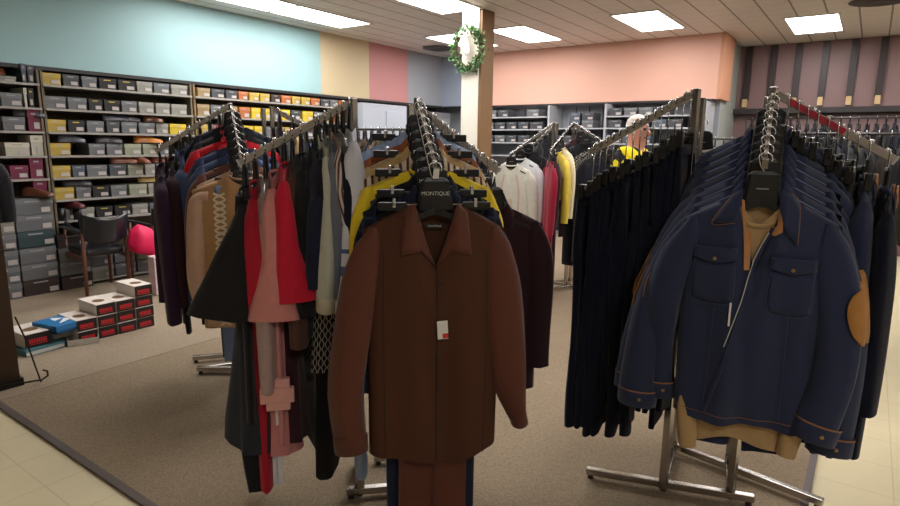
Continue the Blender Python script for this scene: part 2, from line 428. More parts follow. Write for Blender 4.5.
# left bay
def lb(a, b, r, h, c, what, d=.3):
    ya, yb = yat(a / 5.06, 100 + 25 * r), yat(b / 5.06, 100 + 25 * r)
    shoebox((XF, (ya + yb) / 2, SHELF_Z[r]), PI / 2, yb - ya - .006, h, d, c, what, 'boot boxes in the left bay')
lb(-20, 97, 0, .045, 'light', 'flat pale box under brown shoe on the top shelf at the left edge')
lb(122, 150, 0, .17, 'slate', 'slate blue upright boot box on the top left shelf, left of a pair'); lb(152, 188, 0, .165, 'dark', 'dark grey upright boot box on the top left shelf, right of a pair')
lb(18, 130, 1, .12, 'grey', 'mid grey boot box lying on the second shelf at the left edge'); lb(135, 156, 1, .175, 'cream', 'narrow cream upright box on the second shelf of the left bay'); lb(158, 190, 1, .175, 'black', 'black upright boot box on the second shelf beside the post')
lb(28, 146, 2, .125, 'grey', 'mid grey box with cap on it, third shelf of the left bay'); lb(156, 225, 2, .195, 'maroon', 'maroon upright boot box on the third shelf beside the post')
lb(40, 168, 3, .12, 'cream', 'pale grey boot box lying on the fourth shelf, left bay'); lb(172, 238, 3, .19, 'cream', 'cream upright boot box on the fourth shelf beside the post')
lb(66, 164, 4, .125, 'maroon', 'maroon boot box lying on the fifth shelf of the left bay'); lb(168, 240, 4, .195, 'maroon', 'maroon upright boot box on the fifth shelf beside the post')
lb(190, 262, 5, .2, 'maroon', 'maroon upright boot box on the sixth shelf above grey stack')
# floor stacks
GS = 'boot boxes stacked on the floor by the shoe wall'
cols = ['brown', 'grey', 'grey', 'teal', 'grey', 'grey']
sz = [0, .155, .31, .47, .625, .78]
for i, c in enumerate(cols):
    shoebox((-6.45 + .004 * (i % 2), 2.285, sz[i] + .011), PI / 2, .31, .15, .44 if i < 5 else .4, c, '%s boot box, %s up from the floor in the tall stack by black boots' % (NAMES[c], ORD[i]), GS)
for i, c in enumerate(['grey', 'grey', 'grey', 'grey', 'light', 'grey']):
    shoebox((-6.43, 1.96, sz[i] + .011), PI / 2, .31, .15, .44, c, '%s boot box, %s up from the floor in the leftmost stack' % (NAMES[c], ORD[i]), GS)
for i, c in enumerate(['brown', 'grey', 'grey', 'brown']):
    shoebox((-6.44, 2.60, [0, .145, .285, .425][i] + .011), PI / 2, .29, .135, .42, c, '%s boot box, %s up from the floor in the short stack under boots' % (NAMES[c], ORD[i]), GS)
k = 0
for j in range(2):
    for i in range(5):
        shoebox((-6.5, 2.88 + i * .235, .062 + j * .135), PI / 2, .22, .125, .3, ['light', 'grey', 'grey', 'light', 'grey'][(i + j) % 5],
                'grey shoe box low on the floor behind the chair, %s from the left, %s layer' % (ORD[i], ('lower', 'upper')[j]), 'low boxes behind the chair')

# ---------------------------------------------------------------- shoes
def shoe(name, loc, rotz, c, label, L=.28, cat='shoe', high=False, group=None):
    t = thing(name, label, cat, loc, rotz, group)
    m = mat('leather %d %d %d' % c, c, .35, coat=.2)
    s = BM(); u = BM()
    prof = [(0, .032, .080), (.06, .042, .095), (.16, .042, .102 if not high else .17), (.3, .040, .098 if not high else .20), (.42, .038, .088 if not high else .16),
            (.55, .042, .078 if not high else .09), (.7, .050, .066), (.85, .048, .056), (.95, .038, .046), (1.0, .014, .032)]
    rs = []; rb = []
    for f, w, h in prof:
        y = f * L
        ring = []
        for k in range(12):
            a = PI * k / 11
            ring.append(u.verts.new((math.cos(a) * w * (1 - .25 * math.sin(a) * (h > .07)), -y, .012 + (h - .012) * math.sin(a) ** .8)))
        rs.append(ring)
        rb.append([s.verts.new((x * (w + .004), -y, z)) for x, z in ((-1, 0), (1, 0), (1, .014), (-1, .014))])
    for i in range(len(rs) - 1):
        for k in range(11): u.faces.new([rs[i][k], rs[i][k + 1], rs[i + 1][k + 1], rs[i + 1][k]])
        for k in range(4): s.faces.new([rb[i][k], rb[i][(k + 1) % 4], rb[i + 1][(k + 1) % 4], rb[i + 1][k]])
    u.faces.new(rs[0]); u.faces.new(rs[-1]); s.faces.new(rb[0]); s.faces.new(rb[-1])
    obj('upper', u, m, t, smooth=True)
    bx(s, -.03, .03, -L * .24, -.004, -.012, 0) if False else None
    obj('sole', s, mat('sole', (38, 26, 20), .6), t)
    if high:
        b = BM(); tube(b, [(0, -.075, .10), (0, -.07, .18), (0, -.062, .25)], [(.038, .05), (.042, .052), (.045, .055)], 14, ref=(0, 1, 0)); obj('shaft', b, m, t, smooth=True)
    return t
def shoe_on(px, py, z, c, lab, rz, L=.26, x=-6.62):
    p = on_x(px, py, -6.6); shoe('shoe', (x, p.y, z), rz, c, lab, L, group='display shoes on the shelf boxes')
S3 = 3.37
shoe_on(0 + 30 / 5.06, 75, 2.059, (120, 62, 34), 'brown shoe lying on the flat box on the top left shelf', PI * .12, x=-6.66)
shoe_on(345 / S3, 118, SHELF_Z[2] + .117, (58, 58, 70), 'dark grey shoe on boxes on the third shelf, middle bay', 2.9)
shoe_on(385 / S3, 118, SHELF_Z[2] + .117, (66, 62, 76), 'grey violet shoe on boxes on the third shelf, right of another', 2.9)
shoe_on(485 / S3, 118, SHELF_Z[2] + .117, (112, 68, 40), 'small brown shoe on grey box on the third shelf', 2.6, .2)
shoe_on(70 / 5.06, 116, SHELF_Z[2] + .127, (78, 80, 88), 'grey shoe on the grey box at the left of the third shelf', 2.8)
shoe_on(196 / S3, 139, SHELF_Z[3] + .117, (96, 98, 108), 'grey slip-on shoe on yellow box on the fourth shelf', 2.7, .24)
shoe_on(320 / S3, 138, SHELF_Z[3] + .117, (64, 62, 68), 'dark shoe with white tag on grey box, fourth shelf', 2.8)
shoe_on(452 / S3, 137, SHELF_Z[3] + .117, (196, 122, 40), 'orange tan shoe on pale green box, fourth shelf', 2.7, .29)
shoe_on(372 / S3, 161, SHELF_Z[4] + .117, (132, 74, 52), 'reddish brown shoe on dark box on the fifth shelf', 2.8, .28)
shoe_on(450 / S3, 160, SHELF_Z[4] + .117, (120, 66, 44), 'brown shoe toe outward on pale box, fifth shelf', 1.8, .24)
shoe_on(512 / S3, 159, SHELF_Z[4] + .117, (150, 84, 56), 'russet loafer on light grey box on the fifth shelf', 2.7, .28)
shoe_on(212 / S3, 184, SHELF_Z[5] + .117, (62, 62, 68), 'charcoal shoe on yellow box on the sixth shelf', 2.8, .26)
shoe_on(468 / S3, 181, SHELF_Z[5] + .117, (196, 168, 104), 'sand coloured shoe on pale box on the sixth shelf', 2.7, .26)
shoe_on(40 + 185 / 7.225, 205, SHELF_Z[6] + .112, (84, 30, 34), 'burgundy shoe on grey box on the lowest shelf', 1.9, .24)
shoe_on(118 / 5.06, 190, .946, (98, 56, 40), 'brown boot standing on top of tall grey box stack', 2.2, .28, x=-6.60)
shoe('boot', (-6.62, 2.53, .573), 1.9, (16, 16, 18), 'black ankle boot on the short box stack, left of the pair', .28, 'boot', True)
shoe('boot', (-6.60, 2.665, .573), 1.95, (18, 18, 20), 'black ankle boot on the short box stack, right of the pair', .28, 'boot', True)

# ---------------------------------------------------------------- black boxes with red lettering, in a row on the carpet
WB = mat('white card', (224, 214, 204), .6); FB = mat('black printed end', (26, 20, 20), .5); OV = mat('brown oval print', (120, 88, 62), .5)
def redbox(loc, rotz, label, w=.14, h=.088, d=.30, top=True):
    t = thing('shoe_box', label, 'shoe box', loc, rotz, 'white boxes with black ends in a row on the carpet')
    put(('rb', w, h), 'tray', lambda: box(-w / 2 + .003, w / 2 - .003, .003, d - .003, 0, h - .003), WB, t)
    put(('rbf', w, h), 'end_panel', lambda: box(-w / 2 + .002, w / 2 - .002, 0, .004, 0.001, h - .004), FB, t)
    put(('rbl', w, h), 'lid', lambda: box(-w / 2, w / 2, .002, d, h - .012, h), WB, t)
    def letters():
        b = BM(); r = random.Random(2)
        for i in range(8):
            x = -w * .34 + i * w * .085
            bx(b, x, x + w * .055, -.0015, .001, h * .30, h * .60)
        bx(b, -w * .34, w * .34, -.0015, .001, h * .18, h * .23)
        return b
    put(('rbt', w, h), 'red_lettering', letters, REDINK, t)
    if top:
        def oval():
            b = BM(); tube(b, [(0, d * .4, h), (0, d * .4, h + .0015)], [(w * .3, d * .16)] * 2, 20, ref=(0, 1, 0)); return b
        put(('rbo', w, h), 'printed_oval', oval, OV, t)
    return t
Z0 = .0115
for ci, (y, n, nm) in enumerate(((2.335, 4, 'tallest stack'), (2.19, 3, 'second stack from the right'), (2.045, 3, 'third stack from the right'), (1.90, 2, 'two box stack'))):
    for j in range(n):
        redbox((-4.63 + .006 * ((j + ci) % 2), y, Z0 + j * .0885), PI / 2, 'black ended white box, red lettering, %s up, %s' % (ORD[j], nm), top=(j == n - 1))
t = thing('flat_box', 'flat teal printed box lying on the carpet under the small white box', 'box', (-4.63, 1.62, Z0), PI / 2 + .12)
obj('tray', box(-.13, .13, 0, .32, 0, .045), mat('teal print card', (78, 126, 136), .5), t)
obj('side_label', box(-.128, .128, -.002, 0, .006, .03), mat('pale card', (196, 200, 196), .6), t)
redbox((-4.66, 1.59, Z0 + .0465), PI / 2 + .05, 'white box with black end and red lettering resting on flat teal box', w=.17, h=.1)
t = thing('grey_box', 'open pale grey box lying on the carpet beside the flat teal box', 'box', (-4.58, 1.845, Z0), PI / 2 - .35)
for nm, a in (('bottom', (-.10, .10, 0, .26, 0, .004)), ('side_wall', (-.10, -.096, 0, .26, 0, .05)), ('side_wall', (.096, .10, 0, .26, 0, .05)), ('end_wall', (-.10, .10, 0, .004, 0, .045)), ('end_wall', (-.10, .10, .256, .26, 0, .05))):
    obj(nm, box(*a), mat('pale grey card', (188, 182, 168), .6), t)
shoebox((-4.72, 1.80, Z0 + .051), PI / 2, .19, .06, .28, 'cream', 'pale box between the open grey box and the blue box', 'boxes by the left stack')
t = thing('blue_box', 'bright blue flat box with white print on top of the left pile', 'box', (-4.63, 1.80, Z0 + .112), PI / 2 + .22)
BLUE = mat('blue card', (34, 112, 170), .45)
obj('tray', box(-.113, .113, 0, .258, 0, .035), mat('dark blue card', (24, 70, 110), .5), t)
obj('lid', box(-.118, .118, -.004, .262, .02, .062), BLUE, t, bevel=.003)
b = BM()
quad(b, [(-.06, .05, .0632), (.08, .10, .0632), (.05, .16, .0632), (.01, .12, .0632)]); quad(b, [(-.03, .14, .0632), (.05, .17, .0632), (.0, .235, .0632), (-.02, .19, .0632)])
obj('white_print', b, PAPER, t)

# ---------------------------------------------------------------- chairs by the shoe wall
VINYL = mat('black vinyl', (22, 26, 34), .3, coat=.3); CWOOD = mat('brown chair wood', (112, 72, 56), .45, var=.15, vscale=12)
def chair(label, loc, rotz, hw=.195):
    t = thing('chair', label, 'chair', loc, rotz, 'wooden armchairs by the shoe wall')   # local: faces +y, rear at y=0
    for s in (-1, 1):
        b = BM(); tube(b, [(s * hw, 0, 0), (s * hw, -.015, .4), (s * hw, -.05, .775)], [.016, .02, .015], 10); obj('leg', b, CWOOD, t, smooth=True)
        b = BM(); tube(b, [(s * hw, .44, 0), (s * hw, .43, .3), (s * hw, .42, .62)], [.015, .02, .015], 10); obj('leg', b, CWOOD, t, smooth=True)
        b = BM(); tube(b, smooth_path([(s * hw, -.02, .615), (s * (hw + .02), .15, .63), (s * (hw + .015), .44, .635)], 8), [(.026, .014)] * 9, 10, ref=(0, 0, 1)); obj('armrest', b, VINYL, t, smooth=True)
        b = BM(); bar(b, (s * hw, 0, .36), (s * hw, .43, .36), .02, .04); obj('side_rail', b, CWOOD, t)
    b = BM(); bm_ = bx(b, -.18, .18, -.0, .44, .37, .45)
    o = obj('seat', b, VINYL, t, bevel=.03); 
    b = BM(); NX, NZ = 16, 8; g = []
    for k in range(2):
        for j in range(NZ + 1):
            for i in range(NX + 1):
                s = -1 + 2 * i / NX; v = j / NZ
                z = .50 + .30 * v * (1 - .16 * (1 - s * s)) - .05 * (1 - v) * s * s * -1
                y = -.10 * (1 - s * s) - .03 - .05 * v + (.0 if k == 0 else .028)
                g.append(b.verts.new((s * (hw + .015), y, z)))
    n = (NX + 1) * (NZ + 1)
    for k in range(2):
        for j in range(NZ):
            for i in range(NX):
                a = k * n + j * (NX + 1) + i; b.faces.new([g[a], g[a + 1], g[a + NX + 2], g[a + NX + 1]])
    per = [j for j in range(NX + 1)] + [(j + 1) * (NX + 1) - 1 for j in range(1, NZ + 1)] + [NZ * (NX + 1) + i for i in range(NX - 1, -1, -1)] + [j * (NX + 1) for j in range(NZ - 1, 0, -1)]
    for q in range(len(per)):
        a, c = per[q], per[(q + 1) % len(per)]; b.faces.new([g[a], g[c], g[n + c], g[n + a]])
    obj('backrest', b, VINYL, t, smooth=True)
    return t
chair('black vinyl and brown wood armchair with its back to the view', (-6.02, 2.70, Z0), 1.50)
chair('black vinyl armchair half hidden behind hanging purple shirt, pink bag on it', (-6.05, 3.38, Z0), 1.6)
b = BM(); rr = []
for k in range(9):
    v = k / 8; rr.append((.135 * math.sin(PI * min(1, .22 + v * .78)) ** .6 + .005, .10 * math.sin(PI * min(1, .22 + v * .78)) ** .6 + .004))
tube(b, [(0.02 * math.sin(5 * k / 8), 0, .30 * k / 8) for k in range(9)], rr, 24, ref=(0, 1, 0), fold=lambda v, a: .07 * math.sin(5 * a + 3 * v))
bag = obj('pink_bag', b, mat('hot pink cloth', (226, 20, 84), .6), smooth=True, loc=(-5.86, 2.98, .38)); bag.rotation_euler = (0, 0, 1.4)
tag(bag, 'hot pink soft bag slumped at the second chair, left of purple shirt', 'bag')
b = BM(); bx(b, -.06, .06, -.1, .1, 0, .38)
wb = obj('paper_bag', b, mat('white pink paper', (222, 196, 200), .6), loc=(-5.60, 3.02, Z0), bevel=.008); tag(wb, 'white and pink paper bag on the carpet under the hot pink bag', 'bag')

# ---------------------------------------------------------------- brown display panel at the left edge
PANB = mat('dark brown panel', (70, 50, 34), .45, var=.12, vscale=6); PAND = mat('black panel inset', (22, 18, 16), .4)
t = thing('display_panel', 'dark brown wooden display panel at the left edge of the picture', 'display panel', (-4.14, .865, Z0 - .0115))
obj('board', box(-.05, .02, -.7, .42, .03, 1.45), PANB, t)
obj('inset', box(.02, .027, -.55, .30, .28, 1.1), PAND, t)
obj('base', box(-.07, .045, -.7, .43, 0, .06), PAND, t)
b = BM(); tube(b, [(.03, -.6, .10), (.10, .30, .06), (.12, .50, .04), (.13, .53, .06), (.13, .53, .09), (.12, .51, .10)], .006, 6); obj('wire_hook', b, mat('dark wire', (50, 44, 40), .4, .8), t)
b = BM(); tube(b, [(.06, .42, .45), (.06, .46, .30), (.10, .50, .02)], .005, 6); obj('wire_leg', b, MATS['dark wire'], t)
b = BM(); tube(b, [(-.02, -.7, .85), (.03, .3, .85), (.03, .47, .85)], .004, 6); obj('wire_rail', b, MATS['dark wire'], t)

# ---------------------------------------------------------------- grey cabinet in the far left corner
CABM = mat('blue grey laminate', (176, 182, 192), .5); CABD = mat('dark grey laminate', (120, 120, 122), .5)
t = thing('cabinet', 'tall pale blue grey cabinet in the far left corner below the fascia', 'cabinet', (-6.6, 7.2, 0))
obj('body', box(-.33, .25, -.5, .85, 0, 2.1), CABM, t)
obj('door', box(.25, .27, .02, .80, .1, 2.0), CABM, t, bevel=.004)
obj('handle', box(.27, .29, .06, .08, 1.0, 1.2), STEEL, t)
t = thing('cabinet', 'darker grey cabinet right of the pale cabinet beside the column', 'cabinet', (-6.6, 8.55, 0))
obj('body', box(-.33, .22, -.42, .48, 0, 2.05), CABD, t); obj('door', box(.22, .24, -.38, .44, .1, 1.95), mat('mid grey laminate', (136, 136, 138), .5), t, bevel=.004)
t = thing('counter', 'dark counter standing in front of pale blue grey cabinet', 'counter', (-5.95, 7.4, 0))
obj('body', box(-.25, .2, -.6, .7, 0, 1.58), mat('charcoal laminate', (44, 42, 44), .5), t); obj('worktop', box(-.28, .23, -.63, .73, 1.58, 1.61), BLACKP, t)
t = thing('jar', 'brown jar with white cap on the dark counter before cabinet', 'jar', (-5.9, 7.27, 1.611))
b = BM(); tube(b, [(0, 0, 0), (0, 0, .01), (0, 0, .17), (0, 0, .19)], [.062, .066, .066, .05], 18); obj('body', b, mat('brown glass', (74, 48, 34), .3), t, smooth=False)
b = BM(); tube(b, [(0, 0, .19), (0, 0, .28)], [.05, .048], 18); obj('cap', b, PAPER, t)

# ---------------------------------------------------------------- back shelves under the peach wall
t = thing('shoe_shelving', 'grey metal shoe shelving under the peach wall at the back', 'shelving', (-3.7, 9.35, 0))
for a, c_ in ((-5.6, -4.35), (-4.3, -3.4), (-3.36, -1.95)):
    zs = {-5.6: (1.96, 1.76, 1.545, 1.33), -4.3: (1.775, 1.545, 1.33), -3.36: (1.95, 1.775, 1.545, 1.33)}[a]
    for z in zs: obj('shelf', box(a + 3.7, c_ + 3.7, -.5, -.01, z - .02, z), mat('pale grey shelf', (170, 172, 176), .45), t)
for x in (-5.62, -4.325, -3.38, -1.95): obj('upright', box(x + 3.69, x + 3.72, -.5, -.01, 0, 2.13), MATS['pale grey shelf'], t)
for x in (-5.0, -4.6, -4.06, -3.83, -3.6, -3.1, -2.7): obj('slot_strip', box(x + 3.69, x + 3.705, -.012, -.001, 1.3, 2.13), mat('dark slot', (60, 62, 66), .5), t)
r4 = random.Random(11)
for rn, z, spans in (('top', 1.96, [(-5.5, -5.3), (-5.28, -5.07), (-4.72, -4.5)]), ('second', 1.76, [(-5.55, -5.35), (-5.33, -5.12), (-5.1, -4.9), (-4.88, -4.68), (-4.66, -4.42)]),
        ('third', 1.545, [(-5.55, -5.35), (-5.33, -5.12), (-5.1, -4.9), (-4.88, -4.66)]),
        ('upper middle', 1.775, [(-3.97, -3.78), (-3.76, -3.56)]), ('stacked upper middle', 1.89, [(-3.97, -3.78), (-3.76, -3.56)]), ('middle', 1.545, [(-4.28, -4.08), (-4.06, -3.85), (-3.83, -3.62)]),
        ('top right', 1.95, [(-3.33, -3.12), (-3.1, -2.9), (-2.88, -2.67), (-2.65, -2.44)]), ('second right', 1.775, [(-3.33, -3.12), (-2.9, -2.7), (-2.68, -2.46), (-2.44, -2.24)]),
        ('third right', 1.545, [(-3.33, -3.12), (-3.1, -2.9), (-2.88, -2.67)])):
    for i, (a, b_) in enumerate(spans):
        c = r4.choice(['slate', 'dark', 'slate', 'grey', 'dark'])
        shoebox(((a + b_) / 2, 8.86, z + .001), 0, b_ - a - .012, .112, .3, c, '%s shoe box on %s shelf below peach wall, %s from left' % (NAMES[c], rn, ORD[i]), 'shoe boxes on the back wall')
# ---------------------------------------------------------------- garment shapes
class Torso:
    """surface of a garment body hanging from its shoulders; x across, -y front, z down from the hook"""
    def __init__(s, W=.225, L=.72, neck=.062, zt=-.095, drop=.07, D=.045, flare=0.0, vneck=.05, vw=None, seed=0, fold=.008, waist=0.0, hem=0.0, droop=0.0, back=.028, NF=5):
        s.__dict__.update(locals()); r = random.Random(seed)
        s.ph = [r.uniform(0, 6.28) for _ in range(6)]; s.k = [r.uniform(.7, 1.3) for _ in range(3)]
        s.vw = vw or neck
    def half(s, v):
        w = s.W - .012 * math.sin(min(1, v / .25) * PI / 2) + s.flare * v - s.waist * math.sin(PI * min(1, v))
        return w
    def top(s, q, front):
        a = abs(q) * s.W
        if a < s.neck:
            if front: return s.zt - .012 - s.vneck * (1 - a / s.vw) ** .9 if a < s.vw else s.zt
            return s.zt - .008 * (1 - (a / s.neck) ** 2)
        return s.zt - s.drop * ((a - s.neck) / (s.W - s.neck)) ** 1.15
    def z(s, q, v, front):
        t = s.top(q, front); b = s.zt - s.L - s.hem * (q * q) + .006 * math.sin(5 * q + s.ph[0])
        return t + (b - t) * v
    def y(s, q, v, front):
        g = min(1, v / .22) ** .6
        prof = (1 - abs(q) ** 3) ** .6 if abs(q) < 1 else 0
        f = s.fold * min(1, v * 1.6) * (math.sin(s.NF * q * s.k[0] + s.ph[1] + 1.2 * v) + .6 * math.sin(2.1 * s.NF * q * s.k[1] + s.ph[2] - 1.5 * v) + .4 * math.sin(9 * v + 3 * q + s.ph[3])) * (1 - q * q)
        base = (s.D if front else s.back)
        nb = .020 if abs(q) * s.W < s.neck else .020 * max(0, 1 - (abs(q) * s.W - s.neck) / .06)
        yy = (base * g * prof + nb * (1 - g)) + f * (1 if front else .5)
        return -yy if front else yy
    def mesh(s, NU=26, NV=18):
        b = BM()
        for front in (True, False):
            g = []
            for j in range(NV + 1):
                v = (j / NV) ** 1.15
                row = []
                for i in range(NU + 1):
                    q = -1 + 2 * i / NU
                    row.append(b.verts.new((q * s.half(v), s.y(q, v, front), s.z(q, v, front))))
                g.append(row)
            for j in range(NV):
                for i in range(NU): b.faces.new([g[j][i], g[j][i + 1], g[j + 1][i + 1], g[j + 1][i]])
        bmesh.ops.remove_doubles(b, verts=b.verts[:], dist=.0012)
        return b
    def fy(s, x, z, off=.004):
        """front surface depth at x, z"""
        q = max(-.97, min(.97, x / s.W)); t = s.top(q, True); bt = s.zt - s.L
        v = max(0, min(1, (z - t) / (bt - t))); q = max(-.97, min(.97, x / s.half(v)))
        return s.y(q, v, True) - off
def patch(T, poly, off=.004, cuts=4, solid=.003):
    b = BM(); f = b.faces.new([b.verts.new((x, 0, z)) for x, z in poly])
    bmesh.ops.triangulate(b, faces=[f])
    bmesh.ops.subdivide_edges(b, edges=b.edges[:], cuts=cuts, use_grid_fill=True)
    for v in b.verts: v.co.y = T.fy(v.co.x, v.co.z, off)
    return b
def strip(T, pts, w, off=.005, n=14):
    """thin ribbon lying on the front surface along pts"""
    P = smooth_path(pts, n); b = BM(); prev = None
    for i, (x, z) in enumerate(P):
        x2, z2 = P[min(i + 1, len(P) - 1)]; x1, z1 = P[max(i - 1, 0)]
        d = Vector((x2 - x1, z2 - z1)).normalized(); nx_, nz_ = -d.y * w / 2, d.x * w / 2
        a = b.verts.new((x + nx_, T.fy(x + nx_, z + nz_, off), z + nz_)); c = b.verts.new((x - nx_, T.fy(x - nx_, z - nz_, off), z - nz_))
        if prev: b.faces.new([prev[0], prev[1], c, a])
        prev = (a, c)
    return b
def sleeve_mesh(path, seed=0, n=16, N=18, fold=.14, close=True):
    P = smooth_path([tuple(p) for p in path], N); r = random.Random(seed); ph = [r.uniform(0, 6.28) for _ in range(4)]
    b = BM()
    tube(b, [p[:3] for p in P], [(p[3], p[4]) for p in P], n, cap=False, ref=(0, 1, 0),
         fold=lambda v, a: fold * (math.sin(3 * a + ph[0] + 3 * v) * .5 + math.sin(5 * a + ph[1] - 4 * v) * .45 * min(1, 3 * v) + .35 * math.sin(13 * v + ph[2] + a)))
    return b, P
def std_sleeve(T, s, L=.60, out=.03, fwd=0.0, r0=.062, r1=.047, ry=.66, flare=0):
    zs = T.zt - T.drop; W = T.W
    return [(s * (W - .035), 0, zs + .012, .012, .014), (s * (W - .028), 0, zs - .018, .026, .024), (s * (W - .022), 0, zs - .055, r0 * .74, r0 * .5), (s * (W - .012), 0, zs - .12, r0 * .98, r0 * ry * .85),
            (s * (W + out * .5), -fwd * .3, zs - L * .40, r0 * .92, r0 * ry * .9), (s * (W + out), -fwd * .7, zs - L * .72, (r0 + r1) / 2, (r0 + r1) / 2 * ry),
            (s * (W + out * .6), -fwd, zs - L, r1 + flare, r1 * ry + flare)]

def place(arm, t, tilt=0.0):
    a, b = Vector(arm[0]), Vector(arm[1]); p = a.lerp(b, t); d = (b - a); d.z = 0; d.normalize()
    rz = math.atan2(d.x, -d.y) + tilt
    return p, rz
HANG_N = [0]
def hanger(p, rz, label, plate=True, stem=.085, W=.20, zt=-.095, clips=False, wire=CHROME, body=BLACKP, word=None, drop=.07, group=None, pz=None):
    t = thing('clothes_hanger', label, 'hanger', p, rz, group)
    b = BM()
    pts = [(.020 * math.cos(a), 0, .004 + .020 * math.sin(a)) for a in [math.radians(-25 + 21 * k) for k in range(10)]]
    pts = [(p_[0], 0, p_[2]) for p_ in pts] + [(-.012, 0, -.018), (0, 0, -.036), (0, 0, -stem)]
    tube(b, pts, .0026, 6); obj('hook', b, wire, t, smooth=True)
    top = -stem + .01; pz = pz if pz is not None else zt
    b = BM(); hw = W - .02
    for s in (-1, 1):
        n = 9; pr = None
        for k in range(n):
            f = k / (n - 1); x = s * hw * f; z = (zt - .012) - drop * f ** 1.15; h = .022 * (1 - .45 * f); w = .010 + .008 * math.sin(PI * f)
            ring = [b.verts.new((x, sy * w, z - h if lo else z)) for sy, lo in ((-1, 1), (1, 1), (1, 0), (-1, 0))]
            if pr:
                for q in range(4): b.faces.new([pr[q], pr[(q + 1) % 4], ring[(q + 1) % 4], ring[q]])
            else: b.faces.new(ring)
            pr = ring
        b.faces.new(pr)
    obj('shoulder_bar', b, body, t)
    if plate:
        b = BM(); zt_, zb = -stem + (.05 if stem > .035 else .006), pz - .028; pr = None
        prof = [(zt_, .030, .004), (zt_ - .012, .046, .007), ((zt_ + zb) / 2, .050, .008), (zb, .062, .009)]
        for z, w, d in prof:
            ring = [b.verts.new((x * w, y * d, z)) for x, y in ((-1, -.4), (-.8, -1), (.8, -1), (1, -.4), (1, .4), (.8, 1), (-.8, 1), (-1, .4))]
            if pr:
                for q in range(8): b.faces.new([pr[q], pr[(q + 1) % 8], ring[(q + 1) % 8], ring[q]])
            else: b.faces.new(ring)
            pr = ring
        b.faces.new(pr); obj('neck_plate', b, body, t, bevel=.002)
        if word:
            text('printed_word', word, .017, PRINTW, t, Matrix.Translation((0, -.0096, (zt_ + zb) / 2 + .002)) @ Matrix.Rotation(PI / 2, 4, 'X'))
        else:
            obj('printed_line', box(-.018, .018, -.0094, -.008, (zt_ + zb) / 2, (zt_ + zb) / 2 + .004), PRINTG, t)
    if clips:
        b = BM(); tube(b, [(-.16, .0, zt - .005), (.16, .0, zt - .005)], .003, 6); obj('clip_rail', b, STEEL, t)
        for s in (-1, 1):
            obj('clip', box(s * .135 - .045, s * .135 + .045, -.008, .008, zt - .022, zt + .004), body, t, bevel=.003)
            obj('clip_spring', box(s * .13 - .005, s * .13 + .005, -.011, .011, zt - .012, zt + .016), CHROME, t, bevel=.002)
    return t
def clip_hanger(p, rz, label, W=.17, group=None, dz=0.0):
    t = thing('clip_hanger', label, 'hanger', p, rz, group)
    b = BM(); pts = [(.018 * math.cos(a), 0, .004 + .018 * math.sin(a)) for a in [math.radians(-25 + 21 * k) for k in range(10)]]
    tube(b, pts + [(-.01, 0, -.018), (0, 0, -.034), (0, 0, -.055 - dz)], .0025, 6); obj('hook', b, CHROME, t, smooth=True)
    obj('rail', box(-W, W, -.005, .005, -.068 - dz, -.054 - dz), BLACKP, t, bevel=.002)
    for s in (-1, 1):
        obj('clip', box(s * (W - .03) - .02, s * (W - .03) + .02, -.012, .012, -.11 - dz, -.05 - dz), BLACKP, t, bevel=.003)
        obj('clip_spring', box(s * (W - .03) - .005, s * (W - .03) + .005, -.015, .015, -.072 - dz, -.050 - dz), CHROME, t, bevel=.002)
    return t

